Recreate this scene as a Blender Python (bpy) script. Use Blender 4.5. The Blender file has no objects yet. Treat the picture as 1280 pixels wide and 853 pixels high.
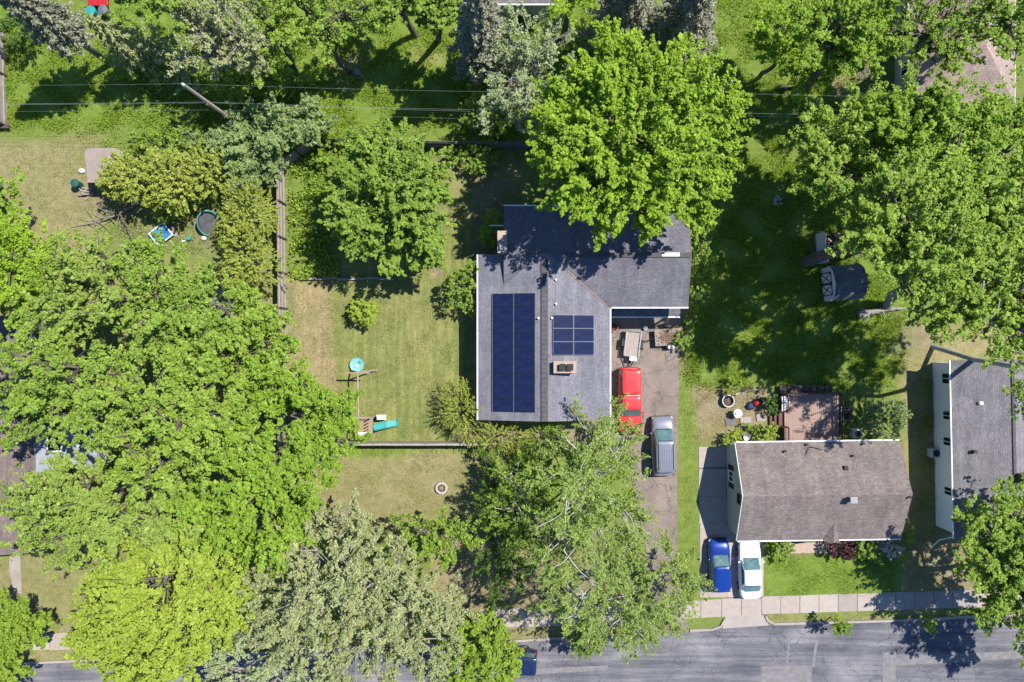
import bpy, math, random
import numpy as np
from math import radians as R, sin, cos, pi
random.seed(7)
S = bpy.context.scene
COL = S.collection
HC = 56.9            # camera height above the street, metres
# ---------------------------------------------------------------- terrain
def sstep(a, b, v):
    t = np.clip((v - a) / (b - a), 0, 1)
    return t * t * (3 - 2 * t)
def G(x, y):
    """ground height: the west and back yards lie on a rise, street and east side lower"""
    return 1.8 * (1 - sstep(3.3, 7.4, x)) * sstep(-22.9, -8.9, y)
def P(px, py, h=0.0):
    """survey helper: point at height h above the ground that the photo shows at px,py"""
    z = h
    x = y = 0
    for _ in range(6):
        s = (HC - z) / HC / 15.0
        x = (px - 640) * s; y = (426.5 - py) * s
        z = h + float(G(x, y))
    return (x, y, z)
def W(px, py, z):
    s = (HC - z) / HC / 15.0
    return ((px - 640) * s, (426.5 - py) * s, z)
# ---------------------------------------------------------------- materials
def nt(name):
    m = bpy.data.materials.new(name); m.use_nodes = True
    t = m.node_tree; b = t.nodes['Principled BSDF']
    return m, t, b
def N(t, typ, **kw):
    n = t.nodes.new(typ)
    for k, v in kw.items():
        if k in n.inputs: n.inputs[k].default_value = v
        else: setattr(n, k, v)
    return n
def ramp(t, fac, stops):
    n = t.nodes.new('ShaderNodeValToRGB')
    e = n.color_ramp.elements
    while len(e) < len(stops): e.new(0.5)
    for el, (p, c) in zip(e, stops):
        el.position = p; el.color = (c[0], c[1], c[2], 1) if len(c) == 3 else c
    t.links.new(fac, n.inputs[0]); return n
def mixc(t, fac, a, b, mode='MIX'):
    n = t.nodes.new('ShaderNodeMix'); n.data_type = 'RGBA'; n.blend_type = mode
    for sock, v in ((n.inputs[0], fac), (n.inputs[6], a), (n.inputs[7], b)):
        if hasattr(v, 'is_output'): t.links.new(v, sock)
        elif isinstance(v, (int, float)): sock.default_value = v
        else: sock.default_value = (v[0], v[1], v[2], 1)
    return n.outputs[2]
def mth(t, op, a, b=0.0, clamp=False):
    n = t.nodes.new('ShaderNodeMath'); n.operation = op; n.use_clamp = clamp
    for sock, v in ((n.inputs[0], a), (n.inputs[1], b)):
        if hasattr(v, 'is_output'): t.links.new(v, sock)
        else: sock.default_value = v
    return n.outputs[0]
def noise(t, vec, scale, detail=4, rough=.6):
    n = N(t, 'ShaderNodeTexNoise', Scale=scale, Detail=detail, Roughness=rough)
    t.links.new(vec, n.inputs['Vector']); return n.outputs['Fac']
def coords(t, scale=(1, 1, 1), rot=0.0, kind='Object'):
    c = t.nodes.new('ShaderNodeTexCoord'); m = t.nodes.new('ShaderNodeMapping')
    m.inputs['Scale'].default_value = scale; m.inputs['Rotation'].default_value = (0, 0, rot)
    t.links.new(c.outputs[kind], m.inputs[0]); return m.outputs[0]
def bump(t, b, h, strength=.4, dist=.03):
    n = N(t, 'ShaderNodeBump', Strength=strength, Distance=dist)
    t.links.new(h, n.inputs['Height']); t.links.new(n.outputs[0], b.inputs['Normal'])
def mat(name, c, c2=None, scale=3.0, rough=.7, metal=0.0, bmp=.15, spec=.4, coat=0.0, rot=0.0, stretch=(1, 1, 1)):
    m, t, b = nt(name)
    k = 1.0 if max(c) > .6 else .64
    c = tuple(v * k for v in c); c2 = c2 and tuple(v * k for v in c2)
    if c2 is None: c2 = tuple(min(1, v * 1.22 + .004) for v in c); c = tuple(v * .86 for v in c)
    v = coords(t, stretch, rot)
    f = noise(t, v, scale, 6, .65)
    r = ramp(t, f, [(.3, c), (.7, c2)])
    t.links.new(r.outputs[0], b.inputs['Base Color'])
    b.inputs['Roughness'].default_value = rough; b.inputs['Metallic'].default_value = metal
    b.inputs['Specular IOR Level'].default_value = spec
    if coat: b.inputs['Coat Weight'].default_value = coat; b.inputs['Coat Roughness'].default_value = .06
    if bmp: bump(t, b, noise(t, v, scale * 6, 3), bmp, .01)
    return m
def shingle(name, c1, c2, rot):
    m, t, b = nt(name)
    c1 = tuple(v * .70 for v in c1); c2 = tuple(v * .72 for v in c2)
    v = coords(t, (1, 1, 1), rot)
    br = N(t, 'ShaderNodeTexBrick', Scale=1.0)
    br.inputs['Color1'].default_value = (*c1, 1); br.inputs['Color2'].default_value = (*c2, 1)
    br.inputs['Mortar'].default_value = (*[k * .74 for k in c1], 1)
    br.inputs['Mortar Size'].default_value = .014; br.inputs['Brick Width'].default_value = .33
    br.inputs['Row Height'].default_value = .145; br.inputs['Bias'].default_value = 0; br.inputs['Mortar Smooth'].default_value = .6
    t.links.new(v, br.inputs['Vector'])
    n1 = noise(t, v, .55, 5, .6); n2 = noise(t, v, 7.0, 5, .75)
    st = noise(t, coords(t, (2.2, .18, 1), rot), 1.0, 4)
    k = ramp(t, n2, [(.25, (.55, .55, .56)), (.75, (1.40, 1.38, 1.37))])
    c = mixc(t, 1.0, br.outputs['Color'], k.outputs[0], 'MULTIPLY')
    k2 = ramp(t, n1, [(.28, (.80, .80, .82)), (.72, (1.18, 1.16, 1.13))])
    c = mixc(t, 1.0, c, k2.outputs[0], 'MULTIPLY')
    k3 = ramp(t, st, [(.3, (.84, .84, .86)), (.7, (1.12, 1.11, 1.10))])
    c = mixc(t, 1.0, c, k3.outputs[0], 'MULTIPLY')
    t.links.new(c, b.inputs['Base Color']); b.inputs['Roughness'].default_value = .9
    b.inputs['Specular IOR Level'].default_value = .2
    bump(t, b, n2, .5, .012)
    return m
def leafmat(name, c1, c2, trans=.3, scale=.5, alt=None):
    trans = min(.42, trans * 1.35)
    m, t, b = nt(name)
    v = coords(t)
    f = noise(t, v, scale, 3, .6)
    g = t.nodes.new('ShaderNodeNewGeometry')
    fb = noise(t, v, 1.9, 2, .5)
    f2 = mth(t, 'ADD', mth(t, 'ADD', mth(t, 'MULTIPLY', f, .6), mth(t, 'MULTIPLY', fb, .45)), mth(t, 'MULTIPLY', g.outputs['Random Per Island'], .5))
    r = ramp(t, f2, [(.45, c1), (.98, c2)])
    col = r.outputs[0]
    if alt:
        col = mixc(t, mth(t, 'GREATER_THAN', g.outputs['Random Per Island'], .86), col, alt)
    t.links.new(col, b.inputs['Base Color'])
    b.inputs['Roughness'].default_value = .55; b.inputs['Specular IOR Level'].default_value = .22
    tr = t.nodes.new('ShaderNodeBsdfTranslucent')
    tc = mixc(t, 1.0, col, (1.25, 1.2, .55), 'MULTIPLY')
    t.links.new(tc, tr.inputs[0])
    mx = t.nodes.new('ShaderNodeMixShader'); mx.inputs[0].default_value = trans
    t.links.new(b.outputs[0], mx.inputs[1]); t.links.new(tr.outputs[0], mx.inputs[2])
    t.links.new(mx.outputs[0], t.nodes['Material Output'].inputs[0])
    return m
# ---------------------------------------------------------------- objects
def tag(o, label=None, cat=None, group=None, kind=None):
    if label: o['label'] = label
    if cat: o['category'] = cat
    if group: o['group'] = group
    if kind: o['kind'] = kind
    return o
def thing(name, label, cat, loc=(0, 0, 0), rz=0.0, group=None):
    o = bpy.data.objects.new(name, None); COL.objects.link(o)
    o.location = loc; o.rotation_euler = (0, 0, rz); o.empty_display_size = .3
    return tag(o, label, cat, group)
def np_mesh(name, v, f):
    v = np.asarray(v, dtype=np.float32); f = np.asarray(f, dtype=np.int32)
    me = bpy.data.meshes.new(name); n, k = f.shape
    me.vertices.add(len(v)); me.vertices.foreach_set('co', v.ravel())
    me.loops.add(n * k); me.loops.foreach_set('vertex_index', f.ravel())
    me.polygons.add(n); me.polygons.foreach_set('loop_start', np.arange(0, n * k, k, dtype=np.int32))
    me.update(calc_edges=True); return me
def link(name, me, m, parent=None, smooth=False):
    o = bpy.data.objects.new(name, me); COL.objects.link(o)
    if m: me.materials.append(m)
    if parent: o.parent = parent
    if smooth: me.polygons.foreach_set('use_smooth', [True] * len(me.polygons))
    return o
class MB:
    def __init__(s): s.v = []; s.f = []
    def add(s, vs, fs):
        b = len(s.v); s.v += [tuple(p) for p in vs]; s.f += [tuple(i + b for i in q) for q in fs]; return s
    def box(s, c, d, rz=0.0, taper=1.0, ry=0.0):
        vs = []
        for k in (-1, 1):
            tp = taper if k > 0 else 1
            for (a, b_) in ((-1, -1), (1, -1), (1, 1), (-1, 1)):
                x, y, z = a * d[0] / 2 * tp, b_ * d[1] / 2 * tp, k * d[2] / 2
                x, z = x * cos(ry) + z * sin(ry), -x * sin(ry) + z * cos(ry)
                vs.append((c[0] + x * cos(rz) - y * sin(rz), c[1] + x * sin(rz) + y * cos(rz), c[2] + z))
        return s.add(vs, [(3, 2, 1, 0), (4, 5, 6, 7), (0, 1, 5, 4), (1, 2, 6, 5), (2, 3, 7, 6), (3, 0, 4, 7)])
    def tube(s, pts, rad, n=8, cap=True):
        pts = [np.array(p, float) for p in pts]
        if not hasattr(rad, '__len__'): rad = [rad] * len(pts)
        b = len(s.v)
        for i, p in enumerate(pts):
            d = pts[min(i + 1, len(pts) - 1)] - pts[max(i - 1, 0)]
            d = d / (np.linalg.norm(d) + 1e-9)
            a = np.array((0, 0, 1.)) if abs(d[2]) < .9 else np.array((1., 0, 0))
            u = np.cross(d, a); u /= np.linalg.norm(u); w = np.cross(d, u)
            for k in range(n):
                t = 2 * pi * k / n
                s.v.append(tuple(p + rad[i] * (cos(t) * u + sin(t) * w)))
        for i in range(len(pts) - 1):
            for k in range(n):
                k2 = (k + 1) % n
                s.f.append((b + i * n + k, b + i * n + k2, b + (i + 1) * n + k2, b + (i + 1) * n + k))
        if cap:
            s.f.append(tuple(b + k for k in range(n))[::-1]); e = b + (len(pts) - 1) * n
            s.f.append(tuple(e + k for k in range(n)))
        return s
    def lathe(s, prof, c=(0, 0, 0), n=20):
        b = len(s.v)
        for (r, z) in prof:
            for k in range(n):
                t = 2 * pi * k / n; s.v.append((c[0] + r * cos(t), c[1] + r * sin(t), c[2] + z))
        for i in range(len(prof) - 1):
            for k in range(n):
                k2 = (k + 1) % n
                s.f.append((b + i * n + k, b + i * n + k2, b + (i + 1) * n + k2, b + (i + 1) * n + k))
        s.f.append(tuple(b + k for k in range(n))[::-1]); e = b + (len(prof) - 1) * n
        s.f.append(tuple(e + k for k in range(n))); return s
    def prism(s, poly, off):
        n = len(poly); p2 = [tuple(np.add(p, off)) for p in poly]
        return s.add(list(poly) + p2, [tuple(range(n))[::-1], tuple(range(n, 2 * n))] + [(i, (i + 1) % n, n + (i + 1) % n, n + i) for i in range(n)])
    def build(s, name, m, parent=None, smooth=False, bevel=0.0):
        me = bpy.data.meshes.new(name); me.from_pydata(s.v, [], s.f); me.update()
        o = link(name, me, m, parent, smooth)
        import bmesh
        bm = bmesh.new(); bm.from_mesh(me); bmesh.ops.recalc_face_normals(bm, faces=bm.faces); bm.to_mesh(me); bm.free()
        if bevel:
            md = o.modifiers.new('bevel', 'BEVEL'); md.width = bevel; md.segments = 2; md.limit_method = 'ANGLE'
        return o
def blob(rx, ry, rz, c=(0, 0, 0), seed=0, amp=.12, n=12):
    rg = random.Random(seed); ph = [(rg.uniform(0, 6), rg.uniform(1, 3)) for _ in range(4)]
    mb = MB()
    prof = []
    for i in range(n // 2 + 1):
        th = pi * i / (n // 2) * .999 + .001
        for k in range(n):
            t = 2 * pi * k / n
            q = 1 + amp * (sin(ph[0][1] * t * 2 + ph[0][0]) * .5 + sin(3 * th + ph[1][0] + t) * .5)
            mb.v.append((c[0] + rx * sin(th) * cos(t) * q, c[1] + ry * sin(th) * sin(t) * q, c[2] + rz * cos(th) * q))
    for i in range(n // 2):
        for k in range(n):
            k2 = (k + 1) % n
            mb.f.append((i * n + k, (i + 1) * n + k, (i + 1) * n + k2, i * n + k2))
    return mb
def drape(name, rows, m, dz, nu=2, kind='structure', thick=0.0):
    """sheet lying on the ground; rows of survey points, each row from left to right"""
    pts = []
    for r in rows:
        row = [P(*p) for p in r]; out = []
        for a, b_ in zip(row[:-1], row[1:]):
            for k in range(nu): out.append([a[0] + (b_[0] - a[0]) * k / nu, a[1] + (b_[1] - a[1]) * k / nu])
        out.append(list(row[-1][:2])); pts.append(out)
    full = []
    for a, b_ in zip(pts[:-1], pts[1:]):
        for k in range(nu): full.append([[p[0] + (q[0] - p[0]) * k / nu, p[1] + (q[1] - p[1]) * k / nu] for p, q in zip(a, b_)])
    full.append(pts[-1])
    mb = MB(); w = len(full[0])
    for r in full:
        for p in r: mb.v.append((p[0], p[1], float(G(p[0], p[1])) + dz))
    for i in range(len(full) - 1):
        for k in range(w - 1): mb.f.append((i * w + k, (i + 1) * w + k, (i + 1) * w + k + 1, i * w + k + 1))
    o = mb.build(name, m)
    if kind: o['kind'] = kind
    if o.data.polygons[0].normal.z < 0: o.data.flip_normals()
    return o
# ---------------------------------------------------------------- materials in use
M = {}
M['white'] = mat('white_paint', (.74, .75, .74), rough=.5, bmp=.03)
M['offwhite'] = mat('off_white_plastic', (.68, .68, .66), rough=.5, bmp=.05)
M['gutter'] = mat('white_gutter_metal', (.72, .73, .75), rough=.35, bmp=0)
M['steel'] = mat('galvanised_steel', (.42, .43, .44), rough=.4, metal=.7, bmp=.05)
M['black'] = mat('black_metal', (.015, .015, .017), rough=.45, bmp=.04)
M['rubber'] = mat('rubber', (.018, .018, .018), rough=.85)
M['wood_grey'] = mat('weathered_wood', (.37, .31, .28), (.59, .52, .47), 2.5, .85, bmp=.3, stretch=(6, 1, 1))
M['wood_tan'] = mat('pale_lumber', (.36, .26, .16), (.50, .38, .25), 3, .8, bmp=.25, stretch=(1, 6, 1))
M['wood_dark'] = mat('dark_wood', (.10, .075, .06), (.17, .13, .11), 3, .85, bmp=.25)
M['deck'] = mat('red_brown_deck_boards', (.36, .235, .19), (.54, .38, .32), 2.0, .75, bmp=.2, stretch=(.4, 7, 1))
M['deckrail'] = mat('red_brown_rail_wood', (.12, .06, .045), (.20, .10, .075), 3, .7)
M['bark'] = mat('grey_bark', (.10, .085, .07), (.24, .21, .18), 5, .95, bmp=.6, stretch=(1, 1, .25))
M['bark_pale'] = mat('pale_bark', (.26, .245, .22), (.44, .42, .38), 5, .9, bmp=.5, stretch=(1, 1, .3))
M['birchbark'] = mat('white_birch_bark', (.34, .33, .30), (.80, .78, .73), 3, .8, bmp=.3, stretch=(1, 1, 2.5))
M['roof_w'] = shingle('grey_shingles_running_along_y', (.232, .234, .278), (.272, .272, .318), R(90))
M['roof_e'] = shingle('grey_shingles_running_along_x', (.178, .178, .212), (.218, .217, .25), 0)
M['roof_tan'] = shingle('taupe_shingles', (.228, .198, .186), (.292, .256, .242), 0)
M['roof_grey'] = shingle('grey_shingles_plain', (.24, .235, .25), (.29, .285, .30), R(90))
M['roof_brown'] = shingle('brown_shingles_running_along_y', (.41, .315, .28), (.50, .40, .36), R(90))
M['roof_brown_x'] = shingle('brown_shingles_running_along_x', (.41, .315, .28), (.50, .40, .36), 0)
M['roof_left'] = shingle('dark_grey_brown_shingles', (.20, .165, .155), (.26, .215, .20), R(90))
M['solframe'] = mat('dull_panel_frame', (.30, .32, .36), rough=.5)
M['roof_shed'] = shingle('slate_shed_shingles', (.15, .165, .19), (.20, .215, .24), 0)
M['ridge'] = mat('dark_ridge_shingles', (.095, .09, .10), (.165, .16, .17), 3, .9)
M['siding_white'] = mat('white_siding', (.68, .70, .70), (.76, .78, .78), 1.2, .6, bmp=.05)
M['shed_wall'] = mat('pale_blue_grey_siding', (.62, .66, .72), (.70, .74, .80), 1.2, .6, bmp=.05)
M['siding_grey'] = mat('grey_siding', (.52, .56, .60), (.60, .64, .68), 1.2, .6, bmp=.05)
M['siding_beige'] = mat('beige_siding', (.52, .47, .38), (.60, .55, .46), 1.2, .6, bmp=.05)
M['brick_tan'] = mat('tan_chimney_masonry', (.50, .37, .28), (.64, .50, .40), 4, .85, bmp=.3)
M['flash'] = mat('copper_brown_flashing', (.36, .23, .17), (.48, .32, .25), 2, .5)
M['window'] = mat('dark_window_glass', (.012, .018, .024), rough=.08, bmp=0, spec=.6)
M['carglass'] = mat('sky_toned_car_glass', (.09, .19, .20), (.20, .33, .33), 2.2, .06, bmp=0, spec=.7)  # teal glass, base colour lightened to stand in for the sky it reflects
M['concrete'] = mat('concrete', (.42, .37, .335), (.56, .50, .455), .8, .85, bmp=.1)
M['rock'] = mat('pale_stones', (.40, .36, .32), (.62, .57, .52), 4, .9, bmp=.4)
M['teal'] = mat('teal_plastic', (.03, .36, .34), (.06, .48, .45), 2, .4, bmp=.03)
M['teal_pale'] = mat('pale_aqua_plastic', (.20, .58, .55), (.34, .70, .66), 5, .4, bmp=.05)
M['blue_tarp'] = mat('blue_tarp', (.02, .16, .50), (.10, .38, .72), 2.5, .5, bmp=.4)
M['red'] = mat('red_plastic', (.55, .025, .03), rough=.4)
M['navy'] = mat('navy_cloth', (.03, .05, .13), (.06, .09, .22), 5, .8)
M['terracotta'] = mat('red_hose_plastic', (.35, .09, .09), rough=.5)
M['p_red'] = mat('red_car_paint', (.62, .030, .035), (.72, .045, .045), 1, .32, coat=.6, bmp=0)
M['p_silver'] = mat('silver_grey_car_paint', (.27, .285, .36), (.32, .335, .41), 1, .28, metal=.15, coat=.6, bmp=0)
M['p_blue'] = mat('blue_car_paint', (.008, .05, .33), (.012, .07, .42), 1, .25, metal=.2, coat=.8, bmp=0)
M['p_white'] = mat('white_car_paint', (.78, .79, .80), (.84, .84, .84), 1, .25, coat=.6, bmp=0)
M['p_navy'] = mat('navy_car_paint', (.012, .03, .10), (.018, .045, .14), 1, .3, metal=.2, coat=.7, bmp=0)
M['lamp_red'] = mat('red_lamp_lens', (.35, .01, .012), rough=.15, bmp=0)
M['lamp_clear'] = mat('clear_lamp_lens', (.62, .64, .66), rough=.1, bmp=0, spec=.7)
M['litter'] = mat('dead_leaves', (.20, .12, .08), (.36, .22, .15), 6, .9)
M['soil'] = mat('garden_soil', (.12, .09, .07), (.20, .155, .12), 5, .95, bmp=.4)
M['wire'] = mat('aluminium_cable', (.52, .54, .56), rough=.4, metal=.2, bmp=0)
# solar cells: dark blue with fine grid lines
def solar():
    m, t, b = nt('solar_cells')
    v = coords(t)
    br = N(t, 'ShaderNodeTexBrick', Scale=1.0)
    br.offset = 0.0; br.squash = 1.0
    br.inputs['Color1'].default_value = (.007, .012, .042, 1); br.inputs['Color2'].default_value = (.010, .017, .054, 1)
    br.inputs['Mortar'].default_value = (.018, .028, .068, 1); br.inputs['Mortar Size'].default_value = .006
    br.inputs['Brick Width'].default_value = .16; br.inputs['Row Height'].default_value = .16
    t.links.new(v, br.inputs['Vector'])
    k = ramp(t, noise(t, v, 1.3, 5, .7), [(.3, (.8, .8, .85)), (.75, (1.25, 1.2, 1.25))])
    t.links.new(mixc(t, 1.0, br.outputs[0], k.outputs[0], 'MULTIPLY'), b.inputs['Base Color'])
    b.inputs['Roughness'].default_value = .14; b.inputs['Specular IOR Level'].default_value = .35
    return m
M['solar'] = solar()
def asphalt():
    m, t, b = nt('worn_asphalt')
    v = coords(t, (1, 1, 1), R(2.2))
    st = noise(t, coords(t, (.09, 1.5, 1), R(2.2)), 1.0, 6, .7)
    big = noise(t, v, .22, 4, .6); fine = noise(t, v, 9, 5, .8)
    f = mth(t, 'ADD', mth(t, 'MULTIPLY', st, .8), mth(t, 'MULTIPLY', big, .5))
    r = ramp(t, f, [(.42, (.034, .036, .049)), (.53, (.064, .066, .082)), (.66, (.118, .116, .13)), (.82, (.215, .208, .216))])
    k = ramp(t, fine, [(.3, (.72, .72, .74)), (.72, (1.5, 1.48, 1.46))])
    c = mixc(t, 1.0, r.outputs[0], k.outputs[0], 'MULTIPLY')
    vo = N(t, 'ShaderNodeTexVoronoi', Scale=.2); vo.feature = 'DISTANCE_TO_EDGE'
    wob = t.nodes.new('ShaderNodeVectorMath'); wob.operation = 'ADD'
    nn = N(t, 'ShaderNodeTexNoise', Scale=1.5, Detail=4); t.links.new(v, nn.inputs['Vector'])
    t.links.new(v, wob.inputs[0]); t.links.new(nn.outputs['Color'], wob.inputs[1]); t.links.new(wob.outputs[0], vo.inputs['Vector'])
    cr = mth(t, 'MULTIPLY', mth(t, 'LESS_THAN', vo.outputs['Distance'], .006), .35)
    vo2 = N(t, 'ShaderNodeTexVoronoi', Scale=.75); vo2.feature = 'DISTANCE_TO_EDGE'; t.links.new(wob.outputs[0], vo2.inputs['Vector'])
    msk = mth(t, 'GREATER_THAN', noise(t, v, .16, 2), .53)
    cr = mth(t, 'MAXIMUM', cr, mth(t, 'MULTIPLY', mth(t, 'MULTIPLY', mth(t, 'LESS_THAN', vo2.outputs['Distance'], .014), msk), .6))
    c = mixc(t, cr, c, (.024, .024, .03))
    oil = ramp(t, noise(t, v, .9, 4, .7), [(.62, (0, 0, 0)), (.72, (.35, .35, .35))])
    c = mixc(t, oil.outputs[0], c, (.03, .03, .034))
    t.links.new(c, b.inputs['Base Color']); b.inputs['Roughness'].default_value = .88
    bump(t, b, fine, .35, .01)
    return m
M['asphalt'] = asphalt()
def drive():
    m, t, b = nt('brown_grey_driveway')
    v = coords(t)
    big = noise(t, v, .5, 5, .65); fine = noise(t, v, 7, 5, .8)
    r = ramp(t, big, [(.32, (.142, .118, .104)), (.55, (.205, .168, .148)), (.72, (.262, .208, .176))])
    k = ramp(t, fine, [(.3, (.75, .75, .75)), (.72, (1.24, 1.23, 1.22))])
    c = mixc(t, 1.0, r.outputs[0], k.outputs[0], 'MULTIPLY')
    rust = ramp(t, noise(t, coords(t, (1.6, .5, 1)), 1.1, 6, .75), [(.60, (0, 0, 0)), (.74, (.6, .6, .6))])
    c = mixc(t, rust.outputs[0], c, (.36, .19, .11))
    vo = N(t, 'ShaderNodeTexVoronoi', Scale=.42); vo.feature = 'DISTANCE_TO_EDGE'
    wob = t.nodes.new('ShaderNodeVectorMath'); wob.operation = 'ADD'
    nn = N(t, 'ShaderNodeTexNoise', Scale=2.0, Detail=4); t.links.new(v, nn.inputs['Vector'])
    t.links.new(v, wob.inputs[0]); t.links.new(nn.outputs['Color'], wob.inputs[1]); t.links.new(wob.outputs[0], vo.inputs['Vector'])
    cr = mth(t, 'MULTIPLY', mth(t, 'LESS_THAN', vo.outputs['Distance'], .014), .6)
    c = mixc(t, cr, c, (.07, .06, .05))
    t.links.new(c, b.inputs['Base Color']); b.inputs['Roughness'].default_value = .9
    bump(t, b, fine, .3, .01); return m
M['drive'] = drive()
def slabmat():
    m, t, b = nt('concrete_slabs')
    g = t.nodes.new('ShaderNodeNewGeometry'); v = coords(t)
    r = ramp(t, g.outputs['Random Per Island'], [(0, (0.252, 0.225, 0.21)), (.5, (0.336, 0.285, 0.255)), (1, (0.372, 0.324, 0.288))])
    k = ramp(t, noise(t, v, 2.5, 6, .75), [(.3, (.84, .84, .84)), (.72, (1.12, 1.12, 1.12))])
    t.links.new(mixc(t, 1.0, r.outputs[0], k.outputs[0], 'MULTIPLY'), b.inputs['Base Color'])
    b.inputs['Roughness'].default_value = .88; bump(t, b, noise(t, v, 14, 3), .2, .006); return m
M['slab'] = slabmat()
def groundmat():
    m, t, b = nt('lawn_ground')
    v = coords(t)
    def at(n):
        a = t.nodes.new('ShaderNodeAttribute'); a.attribute_name = n; return a.outputs['Fac']
    n1 = noise(t, v, .35, 5, .65); n2 = noise(t, v, 1.6, 6, .7); n3 = noise(t, v, 9, 5, .8)
    mid = ramp(t, n2, [(.3, (.108, .152, .034)), (.7, (.185, .228, .066))])
    lush = ramp(t, n2, [(.3, (0.100, 0.158, 0.022)), (.7, (0.178, 0.245, 0.046))])
    dry = ramp(t, n2, [(.3, (0.216, 0.18, 0.096)), (.5, (0.264, 0.22, 0.124)), (.7, (0.304, 0.256, 0.152))])
    soil = ramp(t, n2, [(.3, (0.16, 0.124, 0.092)), (.7, (0.272, 0.22, 0.168))])
    c = mixc(t, at('lush'), mid.outputs[0], lush.outputs[0])
    jit = mth(t, 'MULTIPLY', mth(t, 'SUBTRACT', n1, .5), 1.5)
    j2 = mth(t, 'MULTIPLY', mth(t, 'SUBTRACT', n2, .5), 1.1)
    d = at('dry')
    dj = mth(t, 'ADD', d, mth(t, 'MULTIPLY', mth(t, 'ADD', jit, j2), mth(t, 'ADD', .12, mth(t, 'MULTIPLY', d, .75))), True)
    c = mixc(t, dj, c, dry.outputs[0])
    sj = mth(t, 'ADD', at('soil'), mth(t, 'MULTIPLY', mth(t, 'ADD', jit, j2), at('soil')), True)
    c = mixc(t, sj, c, soil.outputs[0])
    st = noise(t, coords(t, (2.1, .16, 1), .02), 1.0, 5, .75)
    ms = ramp(t, st, [(.40, (.84, .88, .84)), (.64, (1.32, 1.22, 1.24))])
    c = mixc(t, at('mow'), c, mixc(t, 1.0, c, ms.outputs[0], 'MULTIPLY'))
    k = ramp(t, n3, [(.28, (.58, .60, .55)), (.72, (1.36, 1.34, 1.3))])
    c = mixc(t, 1.0, c, k.outputs[0], 'MULTIPLY')
    t.links.new(c, b.inputs['Base Color']); b.inputs['Roughness'].default_value = .95
    b.inputs['Specular IOR Level'].default_value = .1
    bump(t, b, n3, .8, .06); return m
M['ground'] = groundmat()
# foliage
LEAF = {
 'maple':  leafmat('maple_leaves', (0.146, 0.266, 0.022), (0.377, 0.538, 0.054), .30),
 'mid':    leafmat('green_leaves', (0.154, 0.257, 0.033), (0.326, 0.461, 0.082), .30),
 'lime':   leafmat('yellow_green_leaves', (0.240, 0.339, 0.036), (0.426, 0.524, 0.089), .32),
 'olive':  leafmat('olive_leaves', (0.171, 0.278, 0.035), (0.356, 0.489, 0.085), .30),
 'grey':   leafmat('grey_green_leaves', (0.238, 0.280, 0.120), (0.439, 0.474, 0.239), .25),
 'silver': leafmat('silvery_leaves', (.240, .310, .150), (.440, .510, .285), .25),
 'spruce': leafmat('grey_spruce_needles', (.150, .165, .105), (.330, .335, .235), .1),
 'cedar':  leafmat('yellow_green_scale_leaves', (.190, .260, .036), (.430, .475, .100), .2),
 'bright': leafmat('bright_green_leaves', (0.137, 0.254, 0.025), (0.329, 0.438, 0.062), .32),
 'birch':  leafmat('birch_leaves', (0.170, 0.270, 0.049), (0.383, 0.479, 0.141), .30),
 'dark':   leafmat('dark_green_leaves', (0.056, 0.119, 0.0196), (0.133, 0.217, 0.042), .25),
 'blue':   leafmat('blue_green_leaves', (.140, .215, .065), (.320, .410, .170), .25),
 'purple': leafmat('purple_leaves', (0.049, 0.014, 0.0196), (0.119, 0.042, 0.0504), .2),
 'blossom': leafmat('whitish_flowering_leaves', (0.28, 0.266, 0.238), (0.588, 0.56, 0.532), .2),
}
# ================================================================ GROUND
def soft_rect(px, py, r):
    x0, y0, x1, y1, f, s = r
    return s * sstep(x0 - f, x0 + f, px) * (1 - sstep(x1 - f, x1 + f, px)) * sstep(y0 - f, y0 + f, py) * (1 - sstep(y1 - f, y1 + f, py))
DRY = [(-200, 172, 132, 330, 12, .72), (362, 350, 420, 640, 7, .95), (380, 566, 625, 662, 10, .72), (418, 190, 650, 560, 12, .28),
       (545, 188, 660, 250, 16, .55), (-100, 690, 110, 835, 14, .62), (540, 640, 680, 765, 20, .9), (1126, 440, 1172, 770, 6, .75),
       (868, 486, 962, 556, 8, .95), (1145, 400, 1300, 452, 14, .85), (1040, 95, 1078, 130, 6, .8), (1172, 655, 1300, 745, 14, .85),
       (-200, 330, 360, 700, 30, .6), (850, 380, 858, 470, 5, .6), (1030, 150, 1045, 170, 6, .6), (520, 60, 560, 80, 10, .5), (955, 766, 1120, 782, 5, .5),
       (600, 780, 860, 802, 6, .45), (415, 60, 460, 110, 12, .4)]
LUSH = [(-200, -150, 600, 165, 18, 1.0), (955, 688, 1122, 748, 10, 1.0), (850, 180, 1135, 485, 20, .8), (600, -150, 1100, 200, 30, .7),
        (848, 470, 872, 770, 6, .55), (445, 556, 610, 572, 5, .9), (360, 180, 420, 345, 14, .6), (1145, 470, 1180, 660, 10, .5), (955, 764, 1140, 780, 4, .5)]
SOIL = [(590, 215, 632, 315, 10, .7), (575, 525, 780, 560, 10, .7), (560, 655, 800, 790, 25, .55), (345, 345, 366, 480, 6, .4), (868, 486, 962, 530, 8, .45), (955, 676, 1140, 692, 5, .7),
        (1012, 285, 1075, 325, 6, .6), (1150, 665, 1230, 740, 12, .45), (150, 255, 275, 310, 14, .5), (95, 220, 135, 260, 10, .5), (540, 335, 552, 352, 4, .8), (1110, 400, 1180, 440, 14, .5)]
MOW = [(420, 250, 600, 560, 20, 1.0), (362, 350, 420, 560, 10, .7)]
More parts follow.
